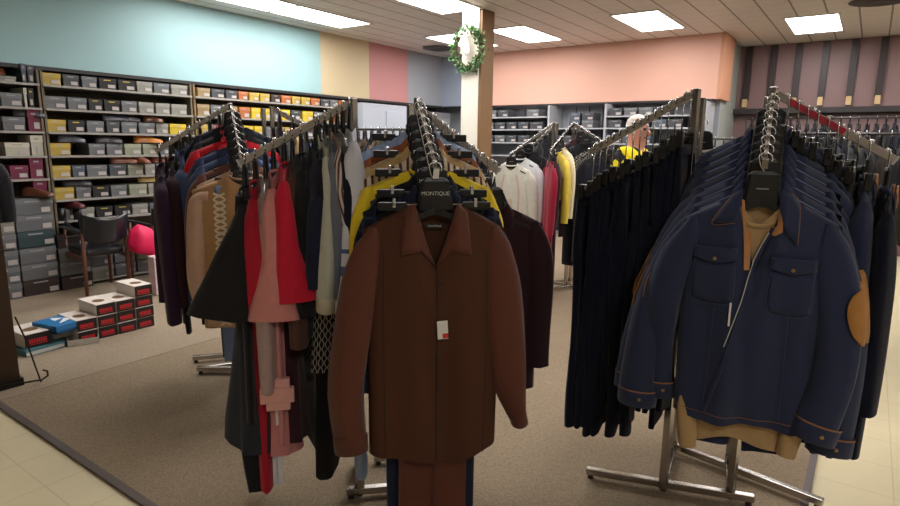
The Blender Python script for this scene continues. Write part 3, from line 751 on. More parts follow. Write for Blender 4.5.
def top_garment(p, rz, name, label, cat, m, seed, T=None, sleeves='long', m_sleeve=None, collar=None, m_col=None, cuffs=None, group=None, sl=None, extra=None, nu=26, nv=18, swing=.03, flare=0, r1=.047, slL=.60, r0=.062):
    T = T or Torso(seed=seed)
    t = thing(name, label, cat, p, rz, group)
    obj('body', T.mesh(nu, nv), m, t, smooth=True)
    rr = random.Random(seed + 5)
    if sleeves:
        for s in (-1, 1):
            pth = sl[s] if sl else std_sleeve(T, s, L=slL if sleeves == 'long' else .24, out=swing + rr.uniform(-.02, .02), fwd=rr.uniform(-.01, .03), flare=flare, r1=r1, r0=r0)
            b, P = sleeve_mesh(pth, seed * 2 + s)
            obj('sleeve', b, m_sleeve or m, t, smooth=True)
            if cuffs:
                a, c = Vector(P[-3][:3]), Vector(P[-1][:3]); d = (c - a).normalized(); ra, rb = P[-1][3] * 1.06 + .002, P[-1][4] * 1.06 + .002
                b = BM(); tube(b, [c - d * .05, c - d * .045, c + d * .008, c + d * .010], [(ra, rb), (ra * 1.03, rb * 1.03), (ra * 1.02, rb * 1.02), (ra * .96, rb * .96)], 16, cap=False, ref=(0, 1, 0))
                obj('cuff', b, cuffs, t, smooth=True)
    if collar:
        zt, nk = T.zt, T.neck; cm = m_col or m
        b = BM()   # band round the neck
        if collar == 'camp': N0 = 0
        N = 16; pr = None
        for i in range(N + 1):
            a = -PI * .5 - PI * .86 + 2 * PI * .86 * i / N + PI   # open at the front
            x = nk * 1.02 * math.sin(a + PI / 2 + PI); yb = math.cos(a + PI / 2 + PI)
            y = .024 * yb * -1; lo = zt - .006 - (.030 if collar != 'round' else .014) * max(0, -y / .024); hi = lo + (.022 if collar == 'point' else .012)
            ring = (b.verts.new((x, y, lo)), b.verts.new((x * .96, y * .9, hi)))
            if pr: b.faces.new([pr[0], ring[0], ring[1], pr[1]])
            pr = ring
        if collar != 'camp': obj('collar_band', b, cm, t, smooth=True, solid=.003)
        if collar in ('point', 'camp'):
            for s in (-1, 1):
                if collar == 'point': poly = [(s * nk * .98, zt + .02), (s * (nk + .028), zt - .022), (s * (nk + .022), zt - .085), (s * nk * .32, zt - .055)]
                else: poly = [(s * (nk + .002), zt + .004), (s * .100, zt - .026), (s * .113, zt - .160), (s * .047, zt - .145), (s * .003, zt - .195), (s * .032, zt - .12), (s * .052, zt - .05)]
                obj('collar_flap', patch(T, poly, .007), cm, t, smooth=True, solid=.003)
    if extra: extra(t, T)
    return t, T
def trousers(p, rz, label, m, seed=0, W=.19, L=1.05, top=-.085, group=None, band=None, ry=.022, spread=.0, leg=.105, name='trousers', hipw=None):
    t = thing(name, label, 'trousers', p, rz, group)
    r = random.Random(seed); b = BM()
    # waist to hip, then two legs lofted as one skin
    N = 26; n = 10; ph = [r.uniform(0, 6.28) for _ in range(4)]
    hipw = hipw or W * 1.12
    def ring(cx0, w, d, z, tw):
        o = []
        for k in range(n * 2):
            a = PI * k / n
            o.append(b.verts.new((cx0 + math.copysign(abs(math.cos(a)) ** .6, math.cos(a)) * w, math.copysign(abs(math.sin(a)) ** .6, math.sin(a)) * d * (1 + .3 * math.sin(3 * a + ph[0] + 6 * z)) + .006 * math.sin(7 * z + ph[1]) + .008 * math.sin(cx0 * 30 + 4 * z + ph[2]), z + tw * math.cos(a) * w)))
        return o
    rows = [ring(0, W + (hipw - W) * f, ry * (.5 + .5 * f), top - .28 * f, 0) for f in [i / 6 for i in range(7)]]
    for a_, c_ in zip(rows, rows[1:]):
        for k in range(2 * n): b.faces.new([a_[k], a_[(k + 1) % (2 * n)], c_[(k + 1) % (2 * n)], c_[k]])
    b.faces.new(rows[0])
    for s in (-1, 1):
        pr = None; sk = r.uniform(-.5, .5)
        for i in range(N - 6):
            f = i / (N - 7); z = top - .25 - (L - .25) * f; w = (hipw * .5) * (1 - f) + leg * f * .98
            rg = ring(s * (hipw * .5 + spread * f) * (1 - .04 * f), w, ry * (1 - .25 * f), z, sk * (f if f > .93 else 0))
            if pr:
                for k in range(2 * n): b.faces.new([pr[k], pr[(k + 1) % (2 * n)], rg[(k + 1) % (2 * n)], rg[k]])
            pr = rg
    obj('legs', b, m, t, smooth=True)
    bb = BM(); tube(bb, [(0, 0, top + .002), (0, 0, top - .038)], [(W + .003, ry * .6 + .003), (W + .005, ry * .62 + .003)], 24, cap=False, ref=(0, 1, 0))
    obj('waistband', bb, band or m, t, smooth=True, solid=.002)
    return t
def panel(p, rz, label, m, seed=0, W0=.14, W1=.2, z0=-.1, z1=-1.2, d=.03, name='skirt', cat='skirt', group=None, off=0, lab=None, skew=0):
    t = thing(name, label, cat, p, rz, group); r = random.Random(seed); ph = [r.uniform(0, 6.28) for _ in range(3)]
    b = BM(); N = 14; n = 28; pr = None
    for i in range(N + 1):
        f = i / N; w = W0 + (W1 - W0) * f
        sq = lambda v: math.copysign(abs(v) ** .45, v)
        rg = [b.verts.new((off + sq(math.cos(a)) * w, sq(math.sin(a)) * d * (.5 + .5 * f) * (1 + .35 * math.sin(5 * a + ph[0]) * f), z0 + (z1 - z0) * f + skew * f * math.cos(a) * (1 if f > .95 else 0))) for a in [2 * PI * k / n for k in range(n)]]
        if pr:
            for k in range(n): b.faces.new([pr[k], pr[(k + 1) % n], rg[(k + 1) % n], rg[k]])
        else: b.faces.new(rg)
        pr = rg
    obj('drape', b, m, t, smooth=True)
    bb = BM(); tube(bb, [(off, 0, z0 + .004), (off, 0, z0 - .03)], [(W0 + .003, d * .5 + .004)] * 2, 24, cap=False, ref=(0, 1, 0)); obj('waistband', bb, lab or m, t, smooth=True)
    return t

# ---------------------------------------------------------------- racks
def rack(label, base, posts, arms, bars, sticker=None, w=.026):
    o = Vector((base[0], base[1], 0)); t = thing('clothes_rack', label, 'clothes rack', o, 0, 'chrome four way racks')
    f = lambda p: Vector(p) - o
    for x, y, z in posts:
        b = BM(); bar(b, f((x, y, .03)), f((x, y, .95)), w + .004, w + .004, up=Vector((.3, 1, 0))); bar(b, f((x, y, .95)), f((x, y, z + .012)), w - .003, w - .003, up=Vector((.3, 1, 0)))
        obj('post', b, STEEL, t, bevel=.002)
    for i, (a, c) in enumerate(arms):
        a, c = Vector(a), Vector(c); b = BM(); d = (c - a).normalized()
        bar(b, f(a), f(c + d * .02), .012, .028)
        am = obj('arm', b, STEEL, t, bevel=.002)
        obj('end_cap', bar(BM(), f(c + d * .018), f(c + d * .026), .018, .034), CHROME, am)
        if sticker == i:
            s0, s1 = a.lerp(c, .12), a.lerp(c, .62); up = Vector((0, 0, .001)); b = BM(); bar(b, f(s0), f(s1), .0145, .022)
            obj('red_sticker', b, mat('pink red sticker', (190, 40, 70), .4), am)
        for k in range(8):
            b = BM(); q = a.lerp(c, .10 + .88 * k / 7) + Vector((0, 0, .02)); tube(b, [f(q - Vector((0, 0, .012))), f(q + Vector((0, 0, .002))), f(q + Vector((0, 0, .007)))], [.005, .007, .003], 8)
            obj('stud', b, CHROME, am, smooth=True)
    for a, c in bars:
        b = BM(); bar(b, f((a[0], a[1], .045)), f((c[0], c[1], .045)), .03, .03); br = obj('base_bar', b, STEEL, t, bevel=.003)
        for q in (a, c):
            d = (Vector((c[0] - a[0], c[1] - a[1], 0)).normalized()) * (.02 if q is a else -.02)
            fb = BM(); p = f((q[0], q[1], 0)) + d; tube(fb, [p + Vector((0, 0, .012)), p + Vector((0, 0, .03))], [.014, .01], 10); obj('foot', fb, BLACKP, br)
    return t
def up(p, z): return (p[0], p[1], z)
# rack A, front left: mixed garments on the left arm, shirt sets on the front arm, jackets on the right arm
A1 = (-1.62, 1.66, 1.652); A2 = (-1.45, 1.835, 1.662); A3 = (-1.63, 2.01, 1.65); A4 = (-1.80, 1.835, 1.65)
ARM_AL = (A1, (-1.885, 1.36, 1.43)); ARM_AF = (A2, (-1.115, 1.50, 1.420)); ARM_AR = (A3, (-1.20, 2.46, 1.43)); ARM_AR = ((-1.47, 1.86, 1.64), (-1.22, 2.03, 1.41))
rack('chrome rack front left with the brown shirt set facing forward', (-1.62, 1.83), [A1, A2, A3, A4], [ARM_AL, ARM_AF, ARM_AR, (A4, (-2.08, 2.12, 1.43))],
     [((-1.66, 1.62), (-1.28, 2.0)), ((-1.75, 1.89), (-1.46, 2.18)), ((-1.62, 1.66), (-1.80, 1.835)), ((-1.45, 1.835), (-1.63, 2.01))])
# rack B, behind left: cardigan rack
B1 = (-3.15, 2.19, 1.71); B2 = (-3.045, 2.41, 1.70); B3 = (-3.27, 2.52, 1.7); B4 = (-3.36, 2.29, 1.7)
ARM_BL = (B1, (-3.335, 1.84, 1.45)); ARM_BF = ((-3.14, 2.19, 1.70), (-2.68, 1.915, 1.375)); ARM_BR = (B2, (-2.86, 2.72, 1.515))
rack('chrome rack behind left holding the beige patterned cardigan', (-3.2, 2.35), [B1, B2, B3, B4], [ARM_BL, ARM_BF, ARM_BR, (B4, (-3.7, 2.5, 1.48))],
     [((-3.42, 2.03), (-2.95, 2.75)), ((-3.62, 2.12), (-3.1, 2.86)), ((-3.15, 2.19), (-3.36, 2.29)), ((-3.045, 2.41), (-3.27, 2.52)), ((-3.42, 2.03), (-3.2, 2.2))])
# rack N, right: navy denim
N1 = (-.58, 2.47, 1.71); N2 = (-.33, 2.58, 1.715); N3 = (-.385, 2.86, 1.70); N4 = (-.63, 2.80, 1.70)
ARM_NL = (N1, (-.965, 2.43, 1.485)); ARM_NF = ((-.33, 2.58, 1.70), (-.28, 2.165, 1.462)); ARM_NR = ((-.32, 2.58, 1.70), (.05, 2.60, 1.475)); ARM_NB = (N4, (-.70, 3.2, 1.5))
rack('chrome rack on the right with navy denim jackets and red sticker on one arm', (-.48, 2.66), [N1, N2, N3, N4], [ARM_NL, ARM_NF, ARM_NR, ARM_NB],
     [((-.90, 2.385), (-.24, 2.60)), ((-.68, 2.87), (.0, 2.74)), ((-.33, 2.58), (-.385, 2.86)), ((-.58, 2.47), (-.63, 2.80))], sticker=2)
# rack D, middle distance
D1 = (-2.68, 5.62, 1.72); D2 = (-2.50, 5.70, 1.72); D3 = (-2.56, 5.95, 1.72); D4 = (-2.76, 5.87, 1.72)
ARM_DL = (D1, (-2.90, 5.16, 1.41)); ARM_DF = (D2, (-2.50, 5.22, 1.46)); ARM_DR = (D2, (-2.12, 5.66, 1.50))
rack('chrome rack in the middle distance with white blouse at the front', (-2.62, 5.78), [D1, D2, D3, D4], [ARM_DL, ARM_DF, ARM_DR, (D4, (-3.1, 6.0, 1.5))],
     [((-2.86, 5.45), (-2.5, 6.1)), ((-2.56, 5.42), (-2.30, 6.0)), ((-2.9, 5.72), (-2.3, 5.72))])

# ---------------------------------------------------------------- A front arm: shirt sets
BROWN = cloth('brown shirt', (94, 50, 36), .62, var=.10, bump=.12, spec=.3)
BRBODY = pattern('cloth brown ribbed', (80, 48, 33), (70, 42, 28), lambda nt, v: mth(nt, 'MULTIPLY', mth(nt, 'SINE', mth(nt, 'MULTIPLY', sep(nt, v)[2], 420)), .3))
p, rz = place(ARM_AF, 1.0)
T = Torso(W=.232, L=.865, neck=.066, vneck=.20, vw=.066, zt=-.105, drop=.085, D=.055, seed=5, fold=.015, waist=.0, flare=-.004, hem=-.03, NF=4)
SL = {-1: [(-.195, 0, -.178, .012, .014), (-.198, 0, -.21, .028, .026), (-.210, 0, -.26, .048, .034), (-.238, -.005, -.36, .060, .042), (-.262, -.01, -.53, .060, .044), (-.285, -.015, -.73, .056, .042), (-.275, -.02, -.915, .050, .036)],
      1: [(.195, 0, -.178, .012, .014), (.198, 0, -.21, .028, .026), (.208, 0, -.26, .048, .034), (.225, -.005, -.36, .062, .042), (.238, -.01, -.53, .068, .044), (.262, -.02, -.70, .060, .042), (.300, -.01, -.86, .026, .036)]}
def brown_extra(t, T):
    obj('neck_label', box(-.030, .030, .006, .0075, -.187, -.171), BLACKP, t)
    text('label_word', 'MONTIQUE', .0085, PRINTW, t, Matrix.Translation((.0, .0055, -.179)) @ Matrix.Rotation(PI / 2, 4, 'X'))
    obj('placket', strip(T, [(.002, -.30), (.004, -.5), (.004, -.7), (.003, -.965)], .004, .002), mat('cloth dark seam', (30, 18, 12), .8), t)
    for z in (-.355, -.48, -.60, -.72, -.84):
        b = BM(); y = T.fy(.014, z, .003); tube(b, [(.014, y + .003, z), (.014, y - .001, z)], .0055, 12); obj('button', b, mat('dark button', (34, 22, 18), .3), t)
    for s in (-1, 1):
        obj('front_seam', strip(T, [(s * .165, -.26), (s * .168, -.5), (s * .165, -.95)], .003, .0015), MATS['cloth dark seam'], t)
    b = BM(); y = T.fy(-.01, -.5, .012); bar(b, (.006, y, -.38), (-.008, y, -.48), .001, .001); obj('tag_string', b, BLACKP, t)
    b = BM(); bx(b, -.034, .0, y - .004, y - .002, -.535, -.475, Matrix.Rotation(-.06, 4, 'Y')); tg = obj('price_tag', b, PAPER, t, loc=(0.006, 0, 0))
    obj('red_tag_mark', bx(BM(), -.018, .0, y - .0047, y - .0038, -.533, -.517, Matrix.Rotation(-.06, 4, 'Y')), REDINK, tg)
top_garment(p, rz, 'shirt', 'large dark brown long sleeve shirt with camp collar facing forward', 'shirt', BRBODY, 5, T, m_sleeve=BROWN, collar='camp', m_col=BROWN, cuffs=BROWN, sl=SL, extra=brown_extra, nu=44, nv=36)
hanger(p, rz, 'black MONTIQUE hanger holding the brown shirt at the front', word='MONTIQUE', stem=.03, zt=-.105, clips=True, drop=.085, W=.2, pz=-.10)
trousers(p + Vector((0, 0, 0)), rz, 'brown matching trousers hanging below the big brown shirt', BROWN, 3, W=.115, L=1.10, top=-.36, ry=.018, leg=.062, spread=-.0, hipw=.118)
STRIPE = pattern('cloth brown white stripe', (206, 196, 186), (104, 66, 56), lambda nt, v: mth(nt, 'GREATER_THAN', mth(nt, 'SINE', mth(nt, 'ADD', mth(nt, 'MULTIPLY', mth(nt, 'ADD', sep(nt, v)[1], sep(nt, v)[0]), 420), mth(nt, 'MULTIPLY', sep(nt, v)[2], 130))), .0))
STRIPE2 = pattern('cloth tan stripe', (214, 200, 180), (96, 58, 48), lambda nt, v: mth(nt, 'GREATER_THAN', mth(nt, 'SINE', mth(nt, 'MULTIPLY', sep(nt, v)[0], 260)), .35))
PLAID = pattern('cloth navy plaid', (20, 26, 42), (50, 60, 84), lambda nt, v: mth(nt, 'MULTIPLY', mth(nt, 'MAXIMUM', mth(nt, 'GREATER_THAN', mth(nt, 'SINE', mth(nt, 'MULTIPLY', sep(nt, v)[0], 160)), .8), mth(nt, 'GREATER_THAN', mth(nt, 'SINE', mth(nt, 'MULTIPLY', sep(nt, v)[2], 160)), .8)), .7))
YEL = cloth('yellow', (238, 208, 48)); NAVY = cloth('navy', (26, 32, 54)); LBLUE = cloth('light blue', (160, 180, 214)); WHITE = cloth('white', (214, 214, 216)); ORG = cloth('rust orange', (156, 92, 58)); BEIGE = cloth('beige', (196, 164, 116))
BLACKC = cloth('black', (20, 20, 24)); MAR = cloth('maroon', (54, 24, 32)); DNAV = cloth('dark navy', (18, 22, 36))
fr = [('navy plaid', PLAID, NAVY, 'navy plaid shirt directly behind the big brown shirt'), ('black', BLACKC, BLACKC, 'black shirt between the navy plaid and bright yellow shirts'), ('yellow', YEL, YEL, 'bright yellow shirt in the row behind the brown shirt'),
      ('striped', STRIPE2, STRIPE2, 'tan and dark striped shirt just behind the yellow shirt'), ('beige', BEIGE, BEIGE, 'beige shirt behind the striped shirt in the shirt row'), ('rust', ORG, ORG, 'rust orange shirt near the back of the shirt row'), ('light blue', LBLUE, LBLUE, 'pale blue shirt at the very back of the shirt row')]
for i, (nm, m, mc, lbv) in enumerate(fr):
    p, rz = place(ARM_AF, .875 - .125 * i, (-.03, .04, 0, .03, -.02, .02, 0)[i])
    T = Torso(W=(.226, .20, .232, .225, .225, .22, .22)[i], L=.70, seed=20 + i, vneck=.12, D=.03, back=.02, fold=.006, zt=-.10)
    top_garment(p, rz, 'shirt', lbv, 'shirt', m, 20 + i, T, collar='point' if i != 2 else 'round', m_col=mc, group='shirt sets on the front left rack', swing=-.02, r0=.05)
    hanger(p, rz, 'black wide hanger holding the %s shirt in the shirt row' % nm, word=('MONTIQUE' if i in (0, 1, 3, 5) else None), stem=.03, zt=-.10, clips=(i % 2 == 0), W=.2, pz=-.09, group='wide black hangers on the front left rack')
for i, (c, lbv) in enumerate(((LBLUE, 'light blue trousers showing under the brown shirt'), (NAVY, 'navy trousers hanging behind the brown trousers'), (BLACKC, 'black trousers hanging behind the navy trousers'))):
    p, rz = place(ARM_AF, (.8, .9, .6)[i]); trousers(p, rz, lbv, c, 30 + i, W=(.15, .15, .13)[i], L=(1.0, 1.16, 1.05)[i], top=-.19, ry=.014, leg=.075, hipw=(.17, .165, .15)[i])

# ---------------------------------------------------------------- A right arm: mixed dark garments
MAROON2 = cloth('dark plum', (48, 24, 34))
rr_ = [('plum', MAROON2, 'dark plum long sleeve jacket right behind the brown shirt sleeve'), ('navy', DNAV, 'dark navy shirt next to the plum jacket'), ('tan striped', STRIPE, 'brown and white striped shirt on the right arm of front left rack'), ('charcoal', cloth('charcoal', (44, 44, 48)), 'charcoal jacket beside the striped shirt on right arm'),
       ('brown check', cloth('umber', (86, 66, 50)), 'umber shirt between charcoal and black on the right arm'), ('black', BLACKC, 'black jacket on right arm of the front left rack'), ('bluish', LBLUE, 'light blue shirt at the inner end of the right arm')]
for i, (nm, m, lbv) in enumerate(rr_):
    p, rz = place(ARM_AR, .98 - .13 * i, (-1.45, -.5, -.5, -.5, -.3, -.1, -.1)[i])
    T = Torso(W=.215, L=(.78, .7, .7, .7, .7, .7, .7)[i], seed=50 + i, D=.028, back=.02, zt=-.09 - .07 * (i == 0), fold=.006)
    top_garment(p, rz, 'jacket' if i in (0, 3, 5) else 'shirt', lbv, 'jacket' if i in (0, 3, 5) else 'shirt', m, 50 + i, T, collar='point', group='garments on the right arm of the front left rack', swing=.01)
    hanger(p, rz, 'black hanger holding the %s garment on right arm' % nm, stem=.06 + .07 * (i == 0), zt=-.09 - .07 * (i == 0), clips=(i in (2, 4)), W=.19, group='hangers on the right arm of the front left rack')
for i in range(5):
    p, rz = place(ARM_AR, .92 - .13 * i)
    clip_hanger(p, rz, 'black clip hanger with silver clips on right arm, %s from its tip' % ORD[i], W=.15, group='clip hangers on the right arm of the front left rack')
    trousers(p, rz, '%s trousers on the right arm of the front left rack, %s from its tip' % (('black', 'navy')[i % 2], ORD[i]), (BLACKC, DNAV)[i % 2], 70 + i, W=.15, L=.95, ry=.014, leg=.08, group='trousers on the right arm of the front left rack')

# ---------------------------------------------------------------- A left arm: mixed garments seen edge on
REDC = cloth('red', (176, 20, 44), .7); PINK = cloth('salmon pink', (212, 138, 134), .7); GREYD = cloth('dark slate', (44, 46, 54)); OFFW = cloth('off white green', (192, 192, 176)); BRN2 = cloth('brown two', (82, 54, 44)); VELV = cloth('black velvet', (12, 12, 14), sheen=.4)
SHEER = mat('clear garment bag', (200, 200, 196), .25, coat=.5); SHEER.node_tree.nodes['Principled BSDF'].inputs['Transmission Weight'].default_value = .6; SHEER.node_tree.nodes['Principled BSDF'].inputs['Alpha'].default_value = .55
def wave_pat(nt, v):
    s = sep(nt, v); z = mth(nt, 'MULTIPLY', s[2], 1)
    u = mth(nt, 'FRACT', mth(nt, 'ADD', mth(nt, 'DIVIDE', mth(nt, 'ADD', s[0], s[1]), .030), 50)); u = mth(nt, 'ABSOLUTE', mth(nt, 'SUBTRACT', u, .5))
    w = mth(nt, 'ADD', mth(nt, 'MULTIPLY', mth(nt, 'ABSOLUTE', mth(nt, 'SINE', mth(nt, 'MULTIPLY', z, 95))), .32), .06)
    return mth(nt, 'LESS_THAN', mth(nt, 'ABSOLUTE', mth(nt, 'SUBTRACT', u, w)), .07)
GEO = pattern('cloth chain pattern', (18, 18, 20), (168, 160, 150), wave_pat)
BLACKF = cloth('black crepe', (24, 24, 27), .8)
def al(i, n=14): return place(ARM_AL, 1.0 - i / (n - 1) * .93)
AG = 'mixed garments on the left arm of the front left rack'
def wing(T, s, L, out, f0, f1, lean=0.0):
    zs = T.zt - T.drop
    return [(s * (T.W - .035), 0, zs + .012, .012, .014), (s * (T.W - .028), 0, zs - .02, .026, .024), (s * (T.W - .015), -lean * .1, zs - .08, .048, .038), (s * (T.W + .01), -lean * .5, zs - L * .5, .045, f0), (s * (T.W + out), -lean, zs - L, .035, f1)]
# 1 black wing sleeve jacket
p, rz = al(0); T = Torso(W=.20, L=.86, seed=81, D=.03, back=.02, zt=-.09, flare=.02, fold=.01)
top_garment(p, rz, 'jacket', 'black jacket with wide flared cape sleeves at the outer end of the left arm', 'jacket', BLACKF, 81, T, sl={1: wing(T, 1, .38, .0, .07, .12, .07), -1: wing(T, -1, .36, 0, .06, .10)}, collar='round', group=AG)
hanger(p, rz, 'black hanger holding the cape sleeve jacket', stem=.06, zt=-.09, W=.17, group='hangers on the left arm of the front left rack')
panel(p, rz, 'dark slate long skirt panel below the black cape sleeve jacket', GREYD, 82, .13, .18, -.5, -.98, .085, skew=-.10, group=AG)
trousers(p, rz, 'black trousers below the slate skirt at the arm end', BLACKC, 83, W=.14, L=1.14, ry=.05, leg=.075, top=-.12, group=AG)
# 2 red dress
p, rz = al(1.3)
T = Torso(W=.20, L=1.17, seed=84, D=.04, back=.035, zt=-.09, flare=.0, fold=.01)
top_garment(p, rz, 'dress', 'long red dress second from the outer end of the left arm', 'dress', REDC, 84, T, sl={1: wing(T, 1, .38, .0, .05, .06), -1: wing(T, -1, .3, 0, .05, .06)}, collar='round', group=AG)
hanger(p, rz, 'black hanger holding the long red dress', stem=.06, zt=-.09, W=.17, group='hangers on the left arm of the front left rack')
# 3 bagged sheer
p, rz = al(2.6); T = Torso(W=.19, L=1.0, seed=85, D=.025, back=.02, zt=-.09, fold=.01)
top_garment(p, rz, 'garment_bag', 'clear plastic garment bag over a pale grey sheer top', 'garment bag', SHEER, 85, Torso(W=.245, L=.45, seed=86, D=.045, back=.04, zt=-.085, fold=.014), sleeves=None, group=AG)
top_garment(p, rz, 'blouse', 'pale pink grey sheer long blouse inside the clear bag', 'blouse', cloth('rose grey', (178, 150, 146), .5), 85, T, group=AG, swing=.0, slL=.7)
hanger(p, rz, 'black hanger inside the clear garment bag', stem=.06, zt=-.09, W=.17, group='hangers on the left arm of the front left rack')
for q, (dx, z1) in enumerate(((.15, -1.20), (.175, -1.185))):
    b = BM(); bx(b, dx, dx + .012, -.012 + .02 * q, .006 + .02 * q, z1 - .06, -.85); o = obj('white_sash', b, WHITE, loc=p); o.rotation_euler = (0, 0, rz)
    tag(o, 'narrow white sash strip hanging lowest below the pink garment, %s' % ('left one', 'right one')[q], 'sash', AG)
# 4 pink
p, rz = al(3.6)
T = Torso(W=.225, L=1.0, seed=87, D=.02, back=.02, zt=-.09, flare=.0, fold=.006)
def pink_extra(t, T):
    b = BM(); bx(b, .205, .225, -.07, .05, -.92, -.86); bx(b, .19, .22, -.05, .035, -.95, -.83); obj('bow_cuff', b, cloth('pale pink', (226, 168, 158)), t, bevel=.004)
    for y in (-.035, .02):
        b = BM(); tube(b, [(.214, y, -.89), (.218, y, -.89)], .010, 12); obj('cuff_button', b, cloth('deep pink', (190, 100, 98)), t)
top_garment(p, rz, 'coat', 'long salmon pink coat with bow cuff in the middle of left arm', 'coat', PINK, 87, T, sl={1: wing(T, 1, .44, .01, .04, .085, .0), -1: wing(T, -1, .35, 0, .05, .06)}, collar='round', extra=pink_extra, group=AG)
hanger(p, rz, 'black hanger holding the salmon pink coat', stem=.06, zt=-.09, W=.17, group='hangers on the left arm of the front left rack')
panel(p, rz, 'salmon pink long skirt below the pink coat', cloth('dusty rose', (196, 126, 126)), 88, .14, .2, -.55, -1.14, .06, group=AG)
# 5 red wing sleeve
p, rz = al(5); T = Torso(W=.24, L=.55, seed=89, D=.03, back=.02, zt=-.085, flare=.0, fold=.01)
REDB = cloth('bright red', (204, 24, 56), .7)
top_garment(p, rz, 'blouse', 'bright red blouse with wide flared sleeve beside the pink coat', 'blouse', REDB, 89, T, sl={1: wing(T, 1, .40, .0, .045, .085, -.015), -1: wing(T, -1, .3, 0, .05, .08)}, collar='round', group=AG)
hanger(p, rz, 'black hanger holding the bright red blouse', stem=.06, zt=-.09, W=.17, group='hangers on the left arm of the front left rack')
panel(p, rz, 'dark maroon skirt below the bright red blouse', MAR, 90, .14, .19, -.5, -1.12, .05, group=AG)
# 6 brown
p, rz = al(6); top_garment(p, rz, 'jacket', 'brown jacket between the bright red blouse and the long black coat', 'jacket', BRN2, 91, Torso(W=.20, L=.62, seed=91, D=.025, back=.02, zt=-.085), group=AG, swing=0); hanger(p, rz, 'black hanger holding the brown jacket on left arm', stem=.06, zt=-.09, W=.17, group='hangers on the left arm of the front left rack')
# 7 long black coat + pattern + velvet
p, rz = al(7.1); T = Torso(W=.205, L=.66, seed=92, D=.05, back=.04, zt=-.085, flare=.02, fold=.012)
top_garment(p, rz, 'coat', 'long black coat in the middle of the front left rack arm', 'coat', BLACKF, 92, T, sl={1: wing(T, 1, .50, .0, .05, .06, .03), -1: wing(T, -1, .5, 0, .06, .06)}, collar='round', group=AG)
hanger(p, rz, 'black hanger holding the long black coat', stem=.06, zt=-.09, W=.19, group='hangers on the left arm of the front left rack')
p, rz = al(8.0)
panel(p, rz + .35, 'black and grey chain patterned tunic hem below the black coat', GEO, 93, .17, .25, -.40, -.88, .075, name='tunic', cat='tunic', group=AG)
panel(p, rz + .25, 'black velvet flared skirt hanging below the chain patterned tunic', VELV, 94, .12, .15, -.7, -1.16, .05, skew=-.2, group=AG)
# 8.. navy, black, off white, striped, white
rest = [(9.0, 'navy', NAVY, 'jacket', 'navy jacket right of the long black coat', .50), (9.4, 'black', BLACKC, 'jacket', 'short black jacket left of the off white shirt', .5), (10.2, 'off white', OFFW, 'shirt', 'off white greenish long sleeve shirt on left arm', .62),
        (11.0, 'grey', cloth('grey blue', (110, 116, 128)), 'shirt', 'grey blue shirt between the off white and striped shirts', .9), (11.8, 'striped', STRIPE, 'shirt', 'brown and white diagonal striped shirt sleeve on the left arm', .55), (12.5, 'navy blue', DNAV, 'shirt', 'dark navy shirt between the striped and white shirts', .55)]
for i, (q, nm, m, kd, lbv, L) in enumerate(rest):
    p, rz = al(q); T = Torso(W=.21, L=L, seed=100 + i, D=.025, back=.02, zt=-.085, fold=.008)
    top_garment(p, rz, kd, lbv, kd, m, 100 + i, T, group=AG, swing=.0, slL=(.42, .4, .52, .5, .46, .5)[i], cuffs=cloth('cream cuff', (206, 196, 176)) if nm in ('striped', 'off white') else None, collar='point', r0=.06, r1=.05)
    hanger(p, rz, 'black hanger holding the %s %s on left arm' % (nm, kd), stem=.06, zt=-.09, W=.17, group='hangers on the left arm of the front left rack')
p, rz = al(12.5); top_garment(p, rz, 'garment_bag', 'clear plastic bag over the grey blue shirt near the rack post', 'garment bag', SHEER, 110, Torso(W=.225, L=.4, seed=110, D=.06, back=.05, zt=-.08, fold=.014), sleeves=None, group=AG)
def ws(nt, v):
    s = sep(nt, v); a = mth(nt, 'MULTIPLY', mth(nt, 'GREATER_THAN', s[2], -.60), mth(nt, 'LESS_THAN', s[2], -.565)); c = mth(nt, 'MULTIPLY', mth(nt, 'GREATER_THAN', s[2], -.52), mth(nt, 'LESS_THAN', s[2], -.505))
    return mth(nt, 'MAXIMUM', a, c)
WSTR = pattern('cloth white blue bands', (214, 216, 226), (84, 104, 158), ws)
p, rz = al(13.4); T = Torso(W=.225, L=.72, seed=112, D=.03, back=.025, zt=-.085, fold=.008)
top_garment(p, rz, 'shirt', 'white long sleeve shirt with blue bands left of the brown shirt', 'shirt', cloth('cool white', (208, 212, 226)), 112, T, m_sleeve=WSTR, group=AG, swing=.03, sl={1: wing(T, 1, .62, .05, .055, .055, .02), -1: wing(T, -1, .5, 0, .05, .05)})
hanger(p, rz, 'black hanger holding the white shirt with blue bands', stem=.05, zt=-.08, W=.18, group='hangers on the left arm of the front left rack')
trousers(p, rz, 'light blue trousers below the white shirt with blue bands', LBLUE, 113, W=.17, L=1.30, ry=.028, leg=.07, top=-.14, group=AG)
